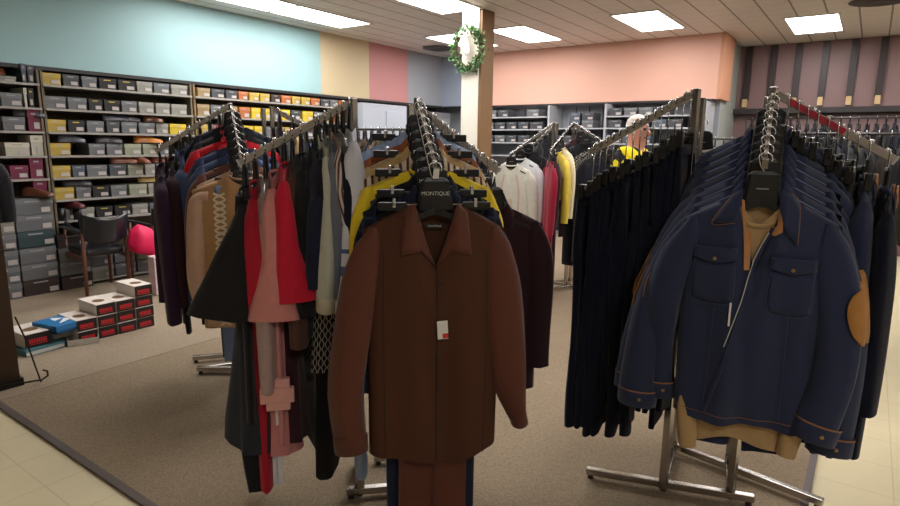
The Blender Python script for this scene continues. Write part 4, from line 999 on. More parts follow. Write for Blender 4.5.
# ---------------------------------------------------------------- B rack: cardigans
BG = 'cardigans and shirts on the rack behind left'
CARD = cloth('camel knit', (176, 138, 94), .9); CARDL = cloth('pinkish beige knit', (196, 162, 138), .9); KNW = cloth('cream knit', (228, 214, 186), .9)
p, rz = place(ARM_BF, 1.0, -.10)
T = Torso(W=.25, L=.80, seed=120, D=.05, back=.03, zt=-.055, vneck=.04, fold=.008, flare=-.01)
def card_extra(t, T):
    for s in (-1, 1):
        pts = []
        for k in range(23): pts.append((s * .118 + (.028 if k % 2 else -.028), -.14 - .7 * k / 22))
        b = strip(T, pts, .011, .006, 88); obj('zigzag_pattern', b, KNW, t, smooth=True)
        pts = [(x_ + (-.056 if k % 2 else .056), z_) for k, (x_, z_) in enumerate(pts)]
        b = strip(T, pts, .011, .007, 88); obj('zigzag_pattern', b, KNW, t, smooth=True)
    obj('placket', strip(T, [(0, -.2), (0, -.5), (0, -.84)], .028, .005), CARDL, t, solid=.002)
    obj('hem_band', strip(T, [(-.21, -.825), (0, -.83), (.21, -.825)], .05, .004), CARDL, t, solid=.002)
top_garment(p, rz, 'cardigan', 'camel zigzag patterned cardigan with pinkish beige sleeves facing forward', 'cardigan', CARD, 120, T, m_sleeve=CARDL, cuffs=CARDL, extra=card_extra, nu=34, nv=26, swing=.02, slL=.66,
            sl={-1: [(-.17, 0, -.16, .04, .03), (-.215, 0, -.165, .03, .03), (-.235, 0, -.22, .042, .04), (-.245, 0, -.42, .046, .045), (-.25, 0, -.6, .044, .045), (-.235, 0, -.73, .038, .035)], 1: std_sleeve(T, 1, .62)}, collar='round', m_col=CARDL)
hanger(p, rz, 'black wide hanger holding the camel zigzag cardigan', stem=.03, zt=-.055, clips=False, W=.21)
DENB = cloth('steel blue', (68, 84, 122)); DN2 = cloth('dusk blue', (52, 62, 96)); PURP = cloth('dark purple', (52, 30, 56)); REDS = cloth('scarlet', (196, 22, 40)); ORB = cloth('brown knit', (110, 74, 62))
for i, (nm, m) in enumerate((('beige', CARDL), ('brown knit', ORB), ('steel blue', DENB), ('dusk blue', DN2), ('scarlet', REDS), ('black', BLACKC), ('dark', DNAV))):
    p, rz = place(ARM_BF, .875 - .125 * i, .1)
    T = Torso(W=.225 + .02 * (i == 4), L=.72, seed=130 + i, D=.03, back=.02, zt=-.075, fold=.008)
    top_garment(p, rz, 'shirt', '%s long sleeve shirt, %s behind the camel zigzag cardigan' % (nm, ORD[i]), 'shirt', m, 130 + i, T, group=BG, swing=.01, collar='round')
    hanger(p, rz, 'black hanger for the %s shirt behind the zigzag cardigan' % nm, stem=.04, zt=-.075, clips=False, W=.2, group='hangers on the rack behind left')
for i, (nm, m) in enumerate((('dark purple', PURP), ('plum', MAROON2), ('dusk blue', DENB), ('navy', DN2), ('black', BLACKC), ('dark navy', NAVY), ('scarlet', REDS))):
    p, rz = place(ARM_BL, 1.0 - .14 * i, 0)
    T = Torso(W=.22, L=.68, seed=140 + i, D=.03, back=.025, zt=-.09, fold=.008)
    top_garment(p, rz, 'shirt', '%s long sleeve shirt seen edge on, %s from the outer end behind left' % (nm, ORD[i]), 'shirt', m, 140 + i, T, group=BG, swing=.03, slL=.80 if i == 0 else .74, collar='point', r0=.085, r1=.06)
    hanger(p, rz, 'black hanger for the %s shirt seen edge on' % nm, stem=.06, zt=-.09, W=.19, group='hangers on the rack behind left')
for i, (nm, m) in enumerate((('light blue', cloth('faded blue', (112, 132, 168))), ('navy', NAVY), ('black', BLACKC))):
    p, rz = place(ARM_BF, .95 - .12 * i, .25); trousers(p, rz, '%s trousers hanging below the zigzag cardigan, %s' % (nm, ORD[i]), m, 150 + i, W=.14, L=.95 + .04 * i, top=-.12, ry=.02, leg=.07, group='trousers below the zigzag cardigan')
for i in range(3):
    p, rz = place(ARM_BL, .8 - .25 * i); trousers(p, rz, 'dark trousers under the edge on shirts, %s from outer end' % ORD[i], (BLACKC, DNAV, NAVY)[i], 155 + i, W=.14, L=1.0, top=-.12, ry=.02, leg=.07, group='trousers below the edge on shirts')
for i, (nm, m) in enumerate((('scarlet', REDS), ('black', BLACKC), ('dusk blue', DENB), ('tan', BEIGE), ('dark', GREYD))):
    p, rz = place(ARM_BR, 1.0 - .22 * i, 0); T = Torso(W=.21, L=.7, seed=160 + i, D=.03, back=.02, zt=-.09)
    top_garment(p, rz, 'shirt', '%s shirt on the far arm of the rack behind left, %s from its tip' % (nm, ORD[i]), 'shirt', m, 160 + i, T, group=BG, swing=.01)
    hanger(p, rz, 'black hanger for the %s shirt on the far arm behind left' % nm, stem=.06, zt=-.09, W=.19, group='hangers on the rack behind left')

# ---------------------------------------------------------------- N rack: navy denim
DENIM = mat('cloth navy denim', (43, 51, 80), .8, var=.14, vscale=60, bump=.25, bscale=500, sheen=.15, spec=.25)
STITCH = mat('tan stitching', (150, 104, 70), .7); SUEDE = cloth('tan suede', (176, 124, 64), .9); CREAM = cloth('tan knit tee', (184, 152, 108), .9); LINING = cloth('orange tan lining', (190, 136, 88), .8)
NG = 'navy denim shirt jackets on the right rack'
def denim(p, rz, label, seed, front=False, sl=None, patchz=None, **k):
    T = Torso(W=.236, L=.785, neck=.066, vneck=.23, vw=.066, seed=seed, D=.055 if front else .03, back=.02, zt=-.115, drop=.088, fold=.014 if front else .009, flare=-.012)
    def ex(t, T):
        if not front:
            for s in (-1, 1): obj('shoulder_seam', strip(T, [(s * .07, T.zt - .02), (s * .15, T.zt - .065), (s * .225, T.zt - .105)], .004, .004), mat('pale blue stitching', (110, 124, 158), .7), t)
            return
        sx = -1
        lin_ = LINING
        for s in (-1, 1):
            # pocket, flap and button
            x0, x1, z0 = (s * .062, s * .185, -.33) if s < 0 else (.045, .17, -.35)
            pk = obj('pocket', patch(T, [(x0, z0), (x1, z0), (x1, z0 - .13), ((x0 + x1) / 2, z0 - .15), (x0, z0 - .13)], .005), DENIM, t, smooth=True, solid=.003)
            fl = obj('pocket_flap', patch(T, [(x0 - s * .004, z0 + .045), (x1 + s * .004, z0 + .045), (x1 + s * .004, z0 + .005), ((x0 + x1) / 2, z0 - .012), (x0 - s * .004, z0 + .005)], .011), DENIM, t, smooth=True, solid=.004)
            xm = (x0 + x1) / 2; y = T.fy(xm, z0 + .004, .016)
            b = BM(); tube(b, [(xm, y + .003, z0 + .006), (xm, y, z0 + .006)], .006, 10); obj('button', b, mat('brass button', (160, 130, 80), .3, .6), fl)
            for pts in ([(x0, z0), (x0, z0 - .13), (xm, z0 - .15), (x1, z0 - .13), (x1, z0)],):
                obj('pocket_stitching', strip(T, pts, .0016, .0085, 40), mat('dark blue stitching', (70, 84, 116), .7), pk)
            # collar flap with lining edge
            poly = [(s * .058, T.zt + .022), (s * .085, T.zt + .006), (s * .142, T.zt - .092), (s * .075, T.zt - .088), (s * .058, T.zt - .03)] if s < 0 else \
                   [(.056, T.zt + .022), (.082, T.zt + .012), (.108, T.zt - .02), (.112, T.zt - .15), (.07, T.zt - .10), (.052, T.zt - .03)]
            obj('collar_flap', patch(T, poly, .013), DENIM, t, smooth=True, solid=.004)
            obj('collar_stitching', strip(T, [tuple(q_) for q_ in poly[1:4]], .0018, .0165, 30), MATS['tan stitching'], t)
            obj('shoulder_seam', strip(T, [(s * .200, T.zt - .075), (s * .192, T.zt - .14), (s * .195, T.zt - .24)], .002, .005), mat('dark blue stitching', (70, 84, 116), .7), t)
            obj('front_seam', strip(T, [(s * .11, -.49), (s * .115, -.7), (s * .118, -.86)], .0018, .0045), mat('dark blue stitching', (70, 84, 116), .7), t)
        obj('inner_facing', patch(T, [(-.060, T.zt - .01), (-.050, T.zt - .015), (-.036, T.zt - .11), (-.018, T.zt - .12), (-.018, T.zt - .24), (-.034, T.zt - .24), (-.044, T.zt - .11)], .009), LINING, t, solid=.003)
        obj('inner_facing', patch(T, [(.062, T.zt - .0), (.052, T.zt - .01), (.052, T.zt - .09), (.030, T.zt - .115), (.045, T.zt - .125), (.066, T.zt - .11)], .009), LINING, t, solid=.003)
        obj('front_edge', strip(T, [(.040, T.zt - .10), (.012, T.zt - .18), (-.012, T.zt - .26), (-.028, T.zt - .36), (-.065, T.zt - .54), (-.115, T.zt - .75)], .010, .010, 30), DENIM, t, solid=.004)
        obj('edge_piping', strip(T, [(.030, T.zt - .115), (.004, T.zt - .18), (-.018, T.zt - .26), (-.036, T.zt - .36), (-.072, T.zt - .50)], .003, .013, 30), mat('white piping', (196, 196, 190), .7), t)
        b = BM(); y = T.fy(-.055, -.5, .014); bx(b, -.066, -.060, y, y + .001, -.545, -.465); obj('price_tag', b, PAPER, t)
        obj('hem_stitching', strip(T, [(-.21, T.zt - .752), (0, T.zt - .757), (.21, T.zt - .752)], .0025, .004, 20), STITCH, t)
    S = {s: (sl or {}).get(s) or std_sleeve(T, s, .56, out=.035, fwd=.02, r0=.064, r1=.05) for s in (-1, 1)}
    t, T = top_garment(p, rz, 'denim_jacket', label, 'denim jacket', DENIM, seed, T, sl=S, extra=ex, group=NG, nu=40 if front else 22, nv=30 if front else 14, collar='point' if not front else None, m_col=DENIM, cuffs=DENIM, **k)
    for s in (-1, 1):
        P = smooth_path([tuple(q_) for q_ in S[s]], 18); a, c = Vector(P[-3][:3]), Vector(P[-1][:3]); d = (c - a).normalized(); ra, rb = P[-1][3] * 1.1 + .002, P[-1][4] * 1.1 + .002
        b = BM(); tube(b, [c - d * .056, c - d * .050], [(ra, rb)] * 2, 18, cap=False, ref=(0, 1, 0)); obj('cuff_piping', b, STITCH, t)
        y = c.y - rb; b = BM(); q_ = c - d * .025; tube(b, [(q_.x + .01, y + .002, q_.z), (q_.x + .01, y - .004, q_.z)], .006, 10); obj('cuff_button', b, mat('brass button', (160, 130, 80), .3, .6), t)
        # elbow patch: a shell over the outer side of the sleeve
        b = BM(); N = 8; pr = None
        for i in range(N + 1):
            f = i / N; k0 = (.53 + .20 * f) * 18; k1 = int(k0); w = k0 - k1; A = P[k1]; B_ = P[min(k1 + 1, 18)]; Q = [A[j] * (1 - w) + B_[j] * w for j in range(5)]
            hw = .85 * math.sqrt(max(.02, 1 - (2 * f - 1) ** 2)); ring = []
            for j in range(7):
                an = -hw + 2 * hw * j / 6 + (-.55 if s > 0 else .75)
                ring.append(b.verts.new((Q[0] + s * math.cos(an) * (Q[3] * 1.13 + .003), Q[1] + math.sin(an) * (Q[4] * 1.13 + .003), Q[2])))
            if pr:
                for j in range(6): b.faces.new([pr[j], pr[j + 1], ring[j + 1], ring[j]])
            pr = ring
        obj('elbow_patch', b, SUEDE, t, smooth=True, solid=.002)
    return t, T
p, rz = place(ARM_NF, 1.0, .10)
SLF = {-1: [(-.198, 0, -.192, .012, .014), (-.202, 0, -.225, .028, .026), (-.215, 0, -.28, .05, .036), (-.245, 0, -.37, .062, .044), (-.275, .0, -.50, .06, .044), (-.27, .03, -.68, .045, .036), (-.26, .04, -.86, .05, .036)],
       1: [(.198, 0, -.192, .012, .014), (.202, 0, -.225, .028, .026), (.212, 0, -.28, .05, .036), (.236, -.005, -.37, .064, .044), (.256, -.015, -.5, .064, .048), (.262, -.03, -.69, .058, .044), (.222, -.045, -.895, .062, .044)]}
denim(p, rz, 'navy denim shirt jacket with chest pockets facing forward on right rack', 201, True, SLF)
hanger(p, rz, 'black hanger holding the frontmost navy denim jacket', stem=.085, zt=-.115, drop=.088, W=.2, pz=-.125)
def tee(p, rz, label, seed):
    T = Torso(W=.170, L=.845, neck=.064, vneck=.075, seed=seed, D=.014, back=.006, zt=-.125, drop=.085, fold=.004, flare=-.005, hem=.03)
    def ex(t, T):
        obj('neck_rib', strip(T, [(-.064, T.zt - .018), (-.045, T.zt - .07), (0, T.zt - .088), (.045, T.zt - .07), (.064, T.zt - .018)], .016, .004, 20), CREAM, t, smooth=True, solid=.003)
        b = BM(); prev = None
        for i in range(5):
            x = -.15 + .30 * i / 4
    top_garment(p, rz, 'tee_shirt', label, 'tee shirt', CREAM, seed, T, sleeves='long', slL=.72, swing=-.02, extra=ex, nu=30, nv=20, sl={s: [(s * .12, 0, -.20, .012, .01), (s * .13, 0, -.24, .02, .012), (s * .15, 0, -.4, .03, .014), (s * .155, 0, -.7, .032, .014), (s * .165, -.02, -.88, .034, .018), (s * .155, -.03, -1.02 + .03 * (s > 0), .028, .02)] for s in (-1, 1)}, group='tan tees inside the denim jackets')
tee(p, rz, 'tan knit tee worn inside the front navy denim jacket', 210)
for i in range(7):
    p, rz = place(ARM_NF, .88 - .125 * i, (.10, .05, .12, .04, .08, .1, .05)[i])
    sl = None
    if i < 3:
        o_ = (.085, .115, .09)[i]
        sl = {-1: [(-.198, 0, -.192, .012, .014), (-.202, 0, -.225, .028, .026), (-.218, 0, -.28, .05, .036), (-.26, 0, -.38, .058, .04), (-.29 - o_ * .3, -.02, -.52, .056, .042), (-.28 - o_ * .7, -.03, -.72, .056, .04), (-.26 - o_, -.03, -.93, .062, .04)],
              1: [(.198, 0, -.192, .012, .014), (.202, 0, -.225, .028, .026), (.212, 0, -.28, .05, .036), (.24, 0, -.38, .06, .042), (.27, -.02, -.52, .062, .045), (.285, -.03, -.74, .058, .042), (.275, -.05, -.98, .062, .042)]}
    denim(p, rz, 'navy denim shirt jacket, %s behind the frontmost one on the right rack' % ORD[i], 202 + i, False, sl)
    hanger(p, rz, 'black hanger with silver hook, %s behind the front one on right rack' % ORD[i], stem=.075, zt=-.115, drop=.088, W=.2, group='hangers on the front arm of the right rack')
    if i < 2: tee(p, rz, 'tan knit tee inside the navy denim jacket %s behind the front' % ORD[i], 220 + i)
for i in range(4):
    p, rz = place(ARM_NF, .9 - .2 * i, .1); trousers(p, rz, 'navy trousers hanging below the denim jackets, %s from the front' % ORD[i], DENIM if i == 0 else DNAV, 230 + i, W=.15, L=.76 + .01 * i, top=-.28, ry=.02, leg=.08, spread=.02, group='navy trousers below the denim jackets')
# trousers on the left arm
TN = mat('cloth ink navy', (18, 22, 40), .85, var=.12, vscale=40, bump=.2, bscale=200, sheen=.1, spec=.2)
for i in range(15):
    p, rz = place(ARM_NL, 1.0 - .068 * i, rnd.uniform(-.12, .12))
    clip_hanger(p, rz, 'black clip hanger of navy trousers, %s from the arm tip' % ORD[i], W=.16, group='clip hangers on the left arm of the right rack', dz=.09)
    trousers(p, rz, 'dark navy trousers seen edge on, %s from the arm tip' % ORD[i], TN, 240 + i, W=.135, L=rnd.uniform(1.0, 1.14), top=-.19, ry=.022, leg=.075, hipw=.15, group='dark navy trousers on the left arm of the right rack')
# right arm
for i in range(2):
    p, rz = place(ARM_NR, 1.0 - .16 * i, rnd.uniform(-.08, .08))
    T = Torso(W=.225, L=.66 + .28 * (i == 0), seed=260 + i, D=.035, back=.025, zt=-.115, drop=.08)
    def ex(t, T):
        obj('collar_lining', strip(T, [(-.066, T.zt + .012), (-.04, T.zt - .03), (0, T.zt - .055), (.04, T.zt - .03), (.066, T.zt + .012)], .035, .012, 20), LINING, t, smooth=True, solid=.004)
    top_garment(p, rz, 'denim_jacket', 'navy denim jacket, orange tan collar lining, %s from the stickered arm tip' % ORD[i], 'denim jacket', TN if i == 0 else DENIM, 260 + i, T, group='denim jackets on the stickered arm', collar='point', m_col=DENIM, extra=ex, swing=.02, slL=.66)
    hanger(p, rz, 'black hanger with chrome hook on stickered arm, %s from its tip' % ORD[i], stem=.085, zt=-.115, drop=.08, W=.19, group='hangers on the stickered arm')
for i in range(9):
    p, rz = place(ARM_NR, .84 - .09 * i, rnd.uniform(-.2, .2))
    clip_hanger(p, rz, 'black clip hanger on the stickered arm, %s behind the edge on jackets' % ORD[i], W=.15, group='clip hangers on the stickered arm', dz=.04)
    trousers(p, rz, 'dark trousers on the stickered arm, %s behind the edge on jackets' % ORD[i], (TN, BLACKC)[i % 2], 270 + i, W=.13, L=1.0, top=-.15, ry=.02, leg=.075, hipw=.145, group='dark trousers on the stickered arm')
# back arm: white shirt
p, rz = place(ARM_NB, .9, .0)
for i, (nm, m) in enumerate((('white', WHITE), ('navy', DNAV), ('black', BLACKC))):
    p, rz = place(ARM_NB, (.45, .7, .95)[i], .0)
    top_garment(p, rz + PI, 'shirt', '%s shirt on the rear arm of the right rack' % nm, 'shirt', m, 280 + i, Torso(W=.21, L=.7, seed=280 + i, zt=-.115), collar='round')
    hanger(p, rz + PI, 'black hanger holding the %s shirt on the rear arm' % nm, stem=.085, zt=-.115, W=.19)

# ---------------------------------------------------------------- D rack
DG = 'garments on the middle distance rack'
IVORY = cloth('ivory lace', (206, 204, 190)); CRIM = cloth('crimson', (140, 16, 42)); YL2 = cloth('soft yellow', (224, 196, 76)); LACE = GEO; PK = mat('beige tag', (196, 176, 160), .6)
def dgar(arm, f, nm, m, kd, lbv, seed, tilt=0, L=.8, sl='long', sc=None, extra=None, W=.2):
    p, rz = place(arm, f, tilt); top_garment(p, rz, kd, lbv, kd, m, seed, Torso(W=W, L=L, seed=seed, D=.035, back=.03, zt=-.10, fold=.012), sleeves=sl, group=DG, collar='round', extra=extra, swing=.02)
    hanger(p, rz, 'black hanger holding the %s %s in the middle distance' % (nm, kd), stem=.07, zt=-.10, W=.17, group='hangers on the middle distance rack')
def iv(t, T):
    obj('paper_tag', box(-.03, .03, T.fy(.0, -.5, .01), T.fy(0, -.5, .008), -.56, -.44), PK, t)
    for s in (-1, 1): obj('embroidered_strip', strip(T, [(s * .06, -.2), (s * .09, -.4), (s * .07, -.75)], .02, .004), PK, t)
dgar(ARM_DL, 1.0, 'ivory', IVORY, 'blouse', 'ivory long sleeve blouse with tag facing forward in the middle distance', 300, .75, .95, extra=iv, W=.21)
dgar(ARM_DL, .8, 'white', WHITE, 'blouse', 'white blouse directly behind the ivory one', 301, .6, .9)
dgar(ARM_DL, .6, 'dark', BLACKC, 'blouse', 'black blouse deep behind the ivory blouse', 302, .5, .9)
dgar(ARM_DF, 1.05, 'crimson', CRIM, 'dress', 'long crimson dress right of the ivory blouse', 303, -.9, 1.0)
dgar(ARM_DF, .9, 'dark maroon', MAR, 'dress', 'dark maroon dress right beside the crimson dress', 304, -.9, 1.15)
dgar(ARM_DF, .7, 'yellow', YL2, 'blouse', 'soft yellow blouse in the middle distance right of crimson dress', 305, -.7, .45)
dgar(ARM_DF, .55, 'cream', cloth('cream', (222, 210, 180)), 'blouse', 'cream blouse just right of the soft yellow blouse', 306, -.6, .45)
dgar(ARM_DR, .25, 'brown', MAR, 'dress', 'dark brown dress right of the cream blouse', 307, -1.2, 1.0)
dgar(ARM_DR, .4, 'black', BLACKC, 'dress', 'long black dress left of the patterned lace one', 308, -1.1, 1.25)
dgar(ARM_DR, .7, 'lace', LACE, 'dress', 'black and grey lace patterned dress in the middle distance', 309, -1.0, 1.15)
dgar(ARM_DR, .9, 'short black', BLACKC, 'jacket', 'short black jacket over the lace dress on the right arm', 310, -1.0, .45)
dgar(ARM_DR, 1.05, 'navy', DNAV, 'dress', 'dark navy dress at the right arm tip of the middle rack', 311, -1.1, 1.2)
for i in range(5): dgar((D4, (-3.1, 6.0, 1.5)), .2 * (i + 1), ('dark', 'grey')[i % 2] + ' ' + ORD[i], (BLACKC, GREYD)[i % 2], 'dress', 'long dark dress on the rear arm of the middle rack, %s from post' % ORD[i], 315 + i, 0, 1.0)

# ---------------------------------------------------------------- crowded rails further back
def far_proto(m, L, seed, nm, cat, lab, grp):
    t, T = top_garment(Vector((0, 0, 0)), 0, nm, lab, cat, m, seed, Torso(W=.21, L=L, seed=seed, D=.03, back=.02, zt=-.10, fold=.008), collar='point', group=grp, nu=12, nv=7, swing=.01)
    return t
def dup(root, loc, rz, label, group):
    r = root.copy(); COL.objects.link(r); r.location = loc; r.rotation_euler = (0, 0, rz); r['label'] = label; r['group'] = group
    for ch in root.children:
        c = ch.copy(); COL.objects.link(c); c.parent = r
    return r
HP = hanger(Vector((0, 0, -5)), 0, 'proto', stem=.06, zt=-.10, W=.19)
def rail(label, a, b, n, mats, hl, gl, grp, z, L=(.7, .8), rzo=0.0, posts=True, kd='suit_jacket', cat='suit jacket', seed=0):
    t = thing('clothes_rail', label, 'clothes rail', (a[0], a[1], 0))
    bm = BM(); tube(bm, [(0, 0, z), (b[0] - a[0], b[1] - a[1], z)], .012, 8); obj('rail', bm, DSTEEL, t, smooth=True)
    for f in (0, 1):
        bm = BM(); tube(bm, [((b[0] - a[0]) * f, (b[1] - a[1]) * f, 0), ((b[0] - a[0]) * f, (b[1] - a[1]) * f, z)], .014, 8); obj('post', bm, DSTEEL, t, smooth=True)
        bm = BM(); d = Vector((b[1] - a[1], a[0] - b[0], 0)).normalized() * .25; c = Vector(((b[0] - a[0]) * f, (b[1] - a[1]) * f, .03)); bar(bm, c - d, c + d, .03, .03); obj('base_foot', bm, CHROME, t)
    protos = [far_proto(m, random.Random(seed + i).uniform(*L), seed + i, kd, cat, gl, grp) for i, m in enumerate(mats)]
    r = random.Random(seed); base = math.atan2(b[1] - a[1], b[0] - a[0]) + PI / 2
    for k in range(n):
        f = (k + .7) / (n + .4); p = Vector((a[0] + (b[0] - a[0]) * f, a[1] + (b[1] - a[1]) * f, z)); rz = base + rzo + r.uniform(-.15, .15)
        pr = protos[k] if k < len(protos) else protos[r.randrange(len(protos))]
        if k < len(protos): pr.location = p; pr.rotation_euler = (0, 0, rz)
        else: dup(pr, p, rz, gl, grp)
        dup(HP, p, rz, hl, grp + ' (hangers)')
CH = cloth('far charcoal', (30, 30, 34)); NV = cloth('far navy', (24, 28, 44)); BRD = cloth('far brown', (48, 38, 34)); TNV = cloth('far tan', (104, 88, 70))
rail('long chrome rail of dark jackets behind the right rack', (-.75, 5.6), (1.35, 5.9), 26, [CH, BLACKC, NV, CH, BRD], 'black hanger crowded on the rail behind the right rack', 'dark suit jacket crowded on the rail behind the right rack', 'dark jackets on the rail behind the right rack', 1.62, seed=400)
rail('chrome rail of black coats close behind the stickered arm', (.50, 4.15), (1.5, 4.6), 16, [BLACKC, CH, NV], 'black hanger on the near rail of black coats at the right', 'black coat on the near rail at the right edge of the picture', 'black coats on the near right rail', 1.58, L=(.85, .95), kd='coat', cat='coat', seed=420)
rail('chrome wall rail of suits below the plum panelling', (-1.6, 10.0), (1.7, 10.0), 32, [CH, BLACKC, BRD, NV, CH], 'black hanger on the wall rail below the plum panelling', 'dark suit on the wall rail below the plum panelling', 'dark suits on the wall rail', 1.93, seed=440)
rail('chrome rail of dark coats left of the white column foot', (-4.3, 4.2), (-3.25, 4.6), 15, [BLACKC, NV, BRD, TNV, CH], 'black hanger on the rail behind the shirt row', 'dark garment on the rail behind the shirt row', 'dark garments on the rail behind the shirt row', 1.63, L=(.7, .8), kd='jacket', cat='jacket', seed=460)
rail('chrome rail of dark trousers and tops further back near the peach wall', (-2.0, 7.4), (-.2, 7.5), 20, [CH, BLACKC, NV, MAR], 'black hanger on the distant rail near the peach wall', 'dark garment on the distant rail near the peach wall', 'dark garments on the distant rail', 1.6, kd='jacket', cat='jacket', seed=480)
rail('chrome rail of blue and grey tops in front of the grey cabinets', (-5.0, 5.1), (-4.1, 5.6), 12, [NV, GREYD, LBLUE, BLACKC], 'black hanger on the rail in front of the grey cabinets', 'blue or grey top on the rail in front of the grey cabinets', 'tops on the rail before the cabinets', 1.5, kd='shirt', cat='shirt', seed=500)
for o in list(HP.children): bpy.data.objects.remove(o)
bpy.data.objects.remove(HP)

# black jacket hanging at the left edge by the display panel
p = Vector((-4.02, 1.14, 1.55))
top_garment(p, PI / 2 + .15, 'jacket', 'black jacket hanging at the left edge above the display panel', 'jacket', BLACKC, 600, Torso(W=.15, L=.42, seed=600, D=.05), sleeves='long', slL=.36, swing=.0)
hanger(p, PI / 2 + .15, 'black hanger with chrome hook at the left edge', stem=.07, zt=-.095, W=.13)
b = BM(); tube(b, [(-4.14, 1.14, 1.40), (-4.14, 1.14, 1.57), (-3.99, 1.14, 1.565), (-3.985, 1.14, 1.58)], .006, 6)
wh = obj('wall_hook', b, MATS['dark wire']); tag(wh, 'dark wire bracket on the display panel carrying the black jacket', 'hook')

# ---------------------------------------------------------------- person behind the navy trousers
SKIN = mat('skin', (196, 138, 118), .55); HAIR = mat('white hair', (222, 212, 200), .7, bump=.4, bscale=90)
def flower(nt, v):
    n = nt.nodes.new('ShaderNodeTexVoronoi'); n.inputs['Scale'].default_value = 11; nt.links.new(v, n.inputs['Vector']); s = nt.nodes.new('ShaderNodeSeparateColor'); nt.links.new(n.outputs['Color'], s.inputs[0]); return mth(nt, 'GREATER_THAN', s.outputs[0], .55)
YB_ = pattern('cloth yellow black print', (26, 24, 24), (226, 206, 30), flower)
def skin_body(name, joints, edges, m, parent, sub=2):
    me = bpy.data.meshes.new(name); keys = list(joints); me.from_pydata([joints[k][0] for k in keys], [(keys.index(a), keys.index(c)) for a, c in edges], []); me.materials.append(m)
    o = bpy.data.objects.new(name, me); COL.objects.link(o)
    if parent: o.parent = parent
    s = o.modifiers.new('skin', 'SKIN'); s.use_smooth_shade = True
    for i, k in enumerate(keys):
        r = joints[k][1]; me.skin_vertices[0].data[i].radius = r if isinstance(r, tuple) else (r, r)
        me.skin_vertices[0].data[i].use_root = (i == 0)
    u = o.modifiers.new('sub', 'SUBSURF'); u.levels = sub; u.render_levels = sub
    return o
# local: faces +x; stands at z=0
J = {'pelvis': ((0, 0, .95), (.13, .11)), 'waist': ((0, 0, 1.08), (.14, .10)), 'chest': ((0, 0, 1.28), (.16, .12)), 'upper': ((-.01, 0, 1.40), (.12, .08)), 'neck': ((.0, 0, 1.47), .055), 'head0': ((.02, 0, 1.56), (.070, .075)), 'head1': ((.025, 0, 1.64), (.075, .085)), 'head2': ((.02, 0, 1.69), (.06, .07))}
E_ = [('pelvis', 'waist'), ('waist', 'chest'), ('chest', 'upper'), ('upper', 'neck'), ('neck', 'head0'), ('head0', 'head1'), ('head1', 'head2')]
for s, n in ((-1, 'r'), (1, 'l')):
    J.update({n + 'sh': ((-.01, s * .17, 1.39), .055), n + 'el': ((.03, s * .24, 1.13), .043), n + 'wr': ((.22, s * .20, 1.02), .028), n + 'pa': ((.28, s * .19, 1.02), (.035, .018)),
              n + 'hip': ((0, s * .09, .90), .09), n + 'kn': ((.02, s * .10, .50), .058), n + 'an': ((0, s * .10, .09), .038), n + 'to': ((.16, s * .11, .035), (.04, .03))})
    E_ += [('upper', n + 'sh'), (n + 'sh', n + 'el'), (n + 'el', n + 'wr'), (n + 'wr', n + 'pa'), ('pelvis', n + 'hip'), (n + 'hip', n + 'kn'), (n + 'kn', n + 'an'), (n + 'an', n + 'to')]
    for q in range(4):
        a = n + 'f%d' % q; yy = s * (.165 + .016 * q); J[a] = ((.325, yy, 1.015), .009); J[a + 'b'] = ((.355 - .005 * abs(q - 1), yy, 1.0), .008); E_ += [(n + 'pa', a), (a, a + 'b')]
    J[n + 't'] = ((.285, s * .145, 1.02), .010); J[n + 'tb'] = ((.315, s * .135, 1.01), .009); E_ += [(n + 'pa', n + 't'), (n + 't', n + 'tb')]
RZP = -.15
pr = thing('person', 'person with white hair in a yellow and black top behind the navy trousers', 'person', (-1.50, 4.58, .012), RZP)
skin_body('body', J, E_, SKIN, pr)
SK = {'a': ((0, 0, .86), (.16, .14)), 'b': ((0, 0, 1.08), (.165, .13)), 'c': ((0, 0, 1.28), (.18, .145)), 'd': ((-.01, 0, 1.40), (.135, .10)), 'e': ((0, 0, 1.485), (.075, .07))}
EE = [('a', 'b'), ('b', 'c'), ('c', 'd'), ('d', 'e')]
for s, n in ((-1, 'r'), (1, 'l')): SK.update({n + '1': ((-.01, s * .16, 1.41), .085), n + '2': ((.03, s * .24, 1.13), .062), n + '3': ((.20, s * .20, 1.03), .045)}); EE += [('d', n + '1'), (n + '1', n + '2'), (n + '2', n + '3')]
skin_body('blouse', SK, EE, YB_, pr)
TR = {'a': ((0, 0, .95), (.145, .13))}; ET = []
for s, n in ((-1, 'r'), (1, 'l')): TR.update({n + '1': ((0, s * .09, .88), .105), n + '2': ((.02, s * .10, .50), .075), n + '3': ((0, s * .10, .10), .06)}); ET += [('a', n + '1'), (n + '1', n + '2'), (n + '2', n + '3')]
skin_body('trousers', TR, ET, BLACKC, pr)
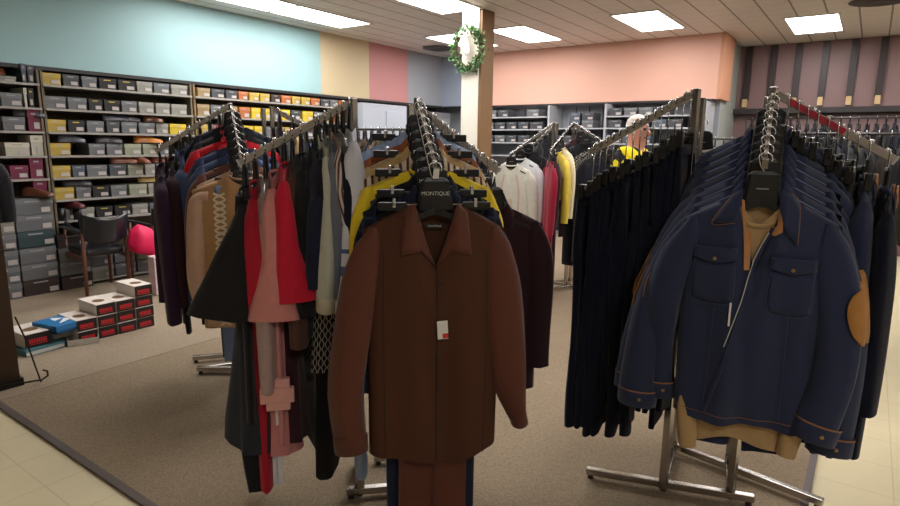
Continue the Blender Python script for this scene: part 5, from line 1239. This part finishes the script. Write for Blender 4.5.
for s in (-1, 1):
    b = BM(); tube(b, [(-.06, s * .105, .03), (0, s * .107, .05), (.10, s * .11, .035), (.19, s * .115, .025)], [(.04, .03), (.045, .045), (.045, .03), (.025, .015)], 12, ref=(0, 0, 1)); obj('shoe', b, BLACKP, pr, smooth=True)
b = BM(); bmesh.ops.create_uvsphere(b, u_segments=24, v_segments=16, radius=1)
for v in list(b.verts):
    if v.co.x > .25 and v.co.z < .5: b.verts.remove(v) 
for v in b.verts: v.co = Vector((v.co.x * .080 + .012, v.co.y * .074, v.co.z * .080 + 1.645 - .01 * (v.co.z < 0)))
obj('hair', b, HAIR, pr, smooth=True, solid=.01)
b = BM(); tube(b, [(.085, 0, 1.62), (.105, 0, 1.60), (.122, 0, 1.583), (.10, 0, 1.573)], [.008, .012, .015, .009], 8); obj('nose', b, SKIN, pr, smooth=True)
for s in (-1, 1):
    b = BM(); bmesh.ops.create_uvsphere(b, u_segments=10, v_segments=8, radius=.011); obj('eye', b, mat('eye', (60, 50, 46), .2), pr, loc=(.089, s * .03, 1.617))
    b = BM(); tube(b, [(.005, s * .083, 1.585), (.0, s * .092, 1.61), (.003, s * .086, 1.64)], [.01, .014, .009], 8); obj('ear', b, SKIN, pr, smooth=True)
b = BM()
for s in (-1, 1):
    tube(b, [(.112, s * .034 + .024 * math.cos(a), 1.617 + .018 * math.sin(a)) for a in [2 * PI * k / 12 for k in range(13)]], .0018, 5); tube(b, [(.11, s * .058, 1.622), (.0, s * .088, 1.625)], .0018, 5)
tube(b, [(.112, -.01, 1.618), (.112, .01, 1.618)], .0018, 5)
obj('glasses', b, BLACKP, pr)
b = BM(); tube(b, [(.088, -.025, 1.553), (.096, 0, 1.555), (.088, .025, 1.553)], .005, 6); obj('mouth', b, mat('lips', (150, 80, 76), .5), pr, smooth=True)

# ---------------------------------------------------------------- world
w = bpy.data.worlds.new('world'); SC.world = w; w.use_nodes = True
w.node_tree.nodes['Background'].inputs[0].default_value = (.8, .85, .95, 1); w.node_tree.nodes['Background'].inputs[1].default_value = .3
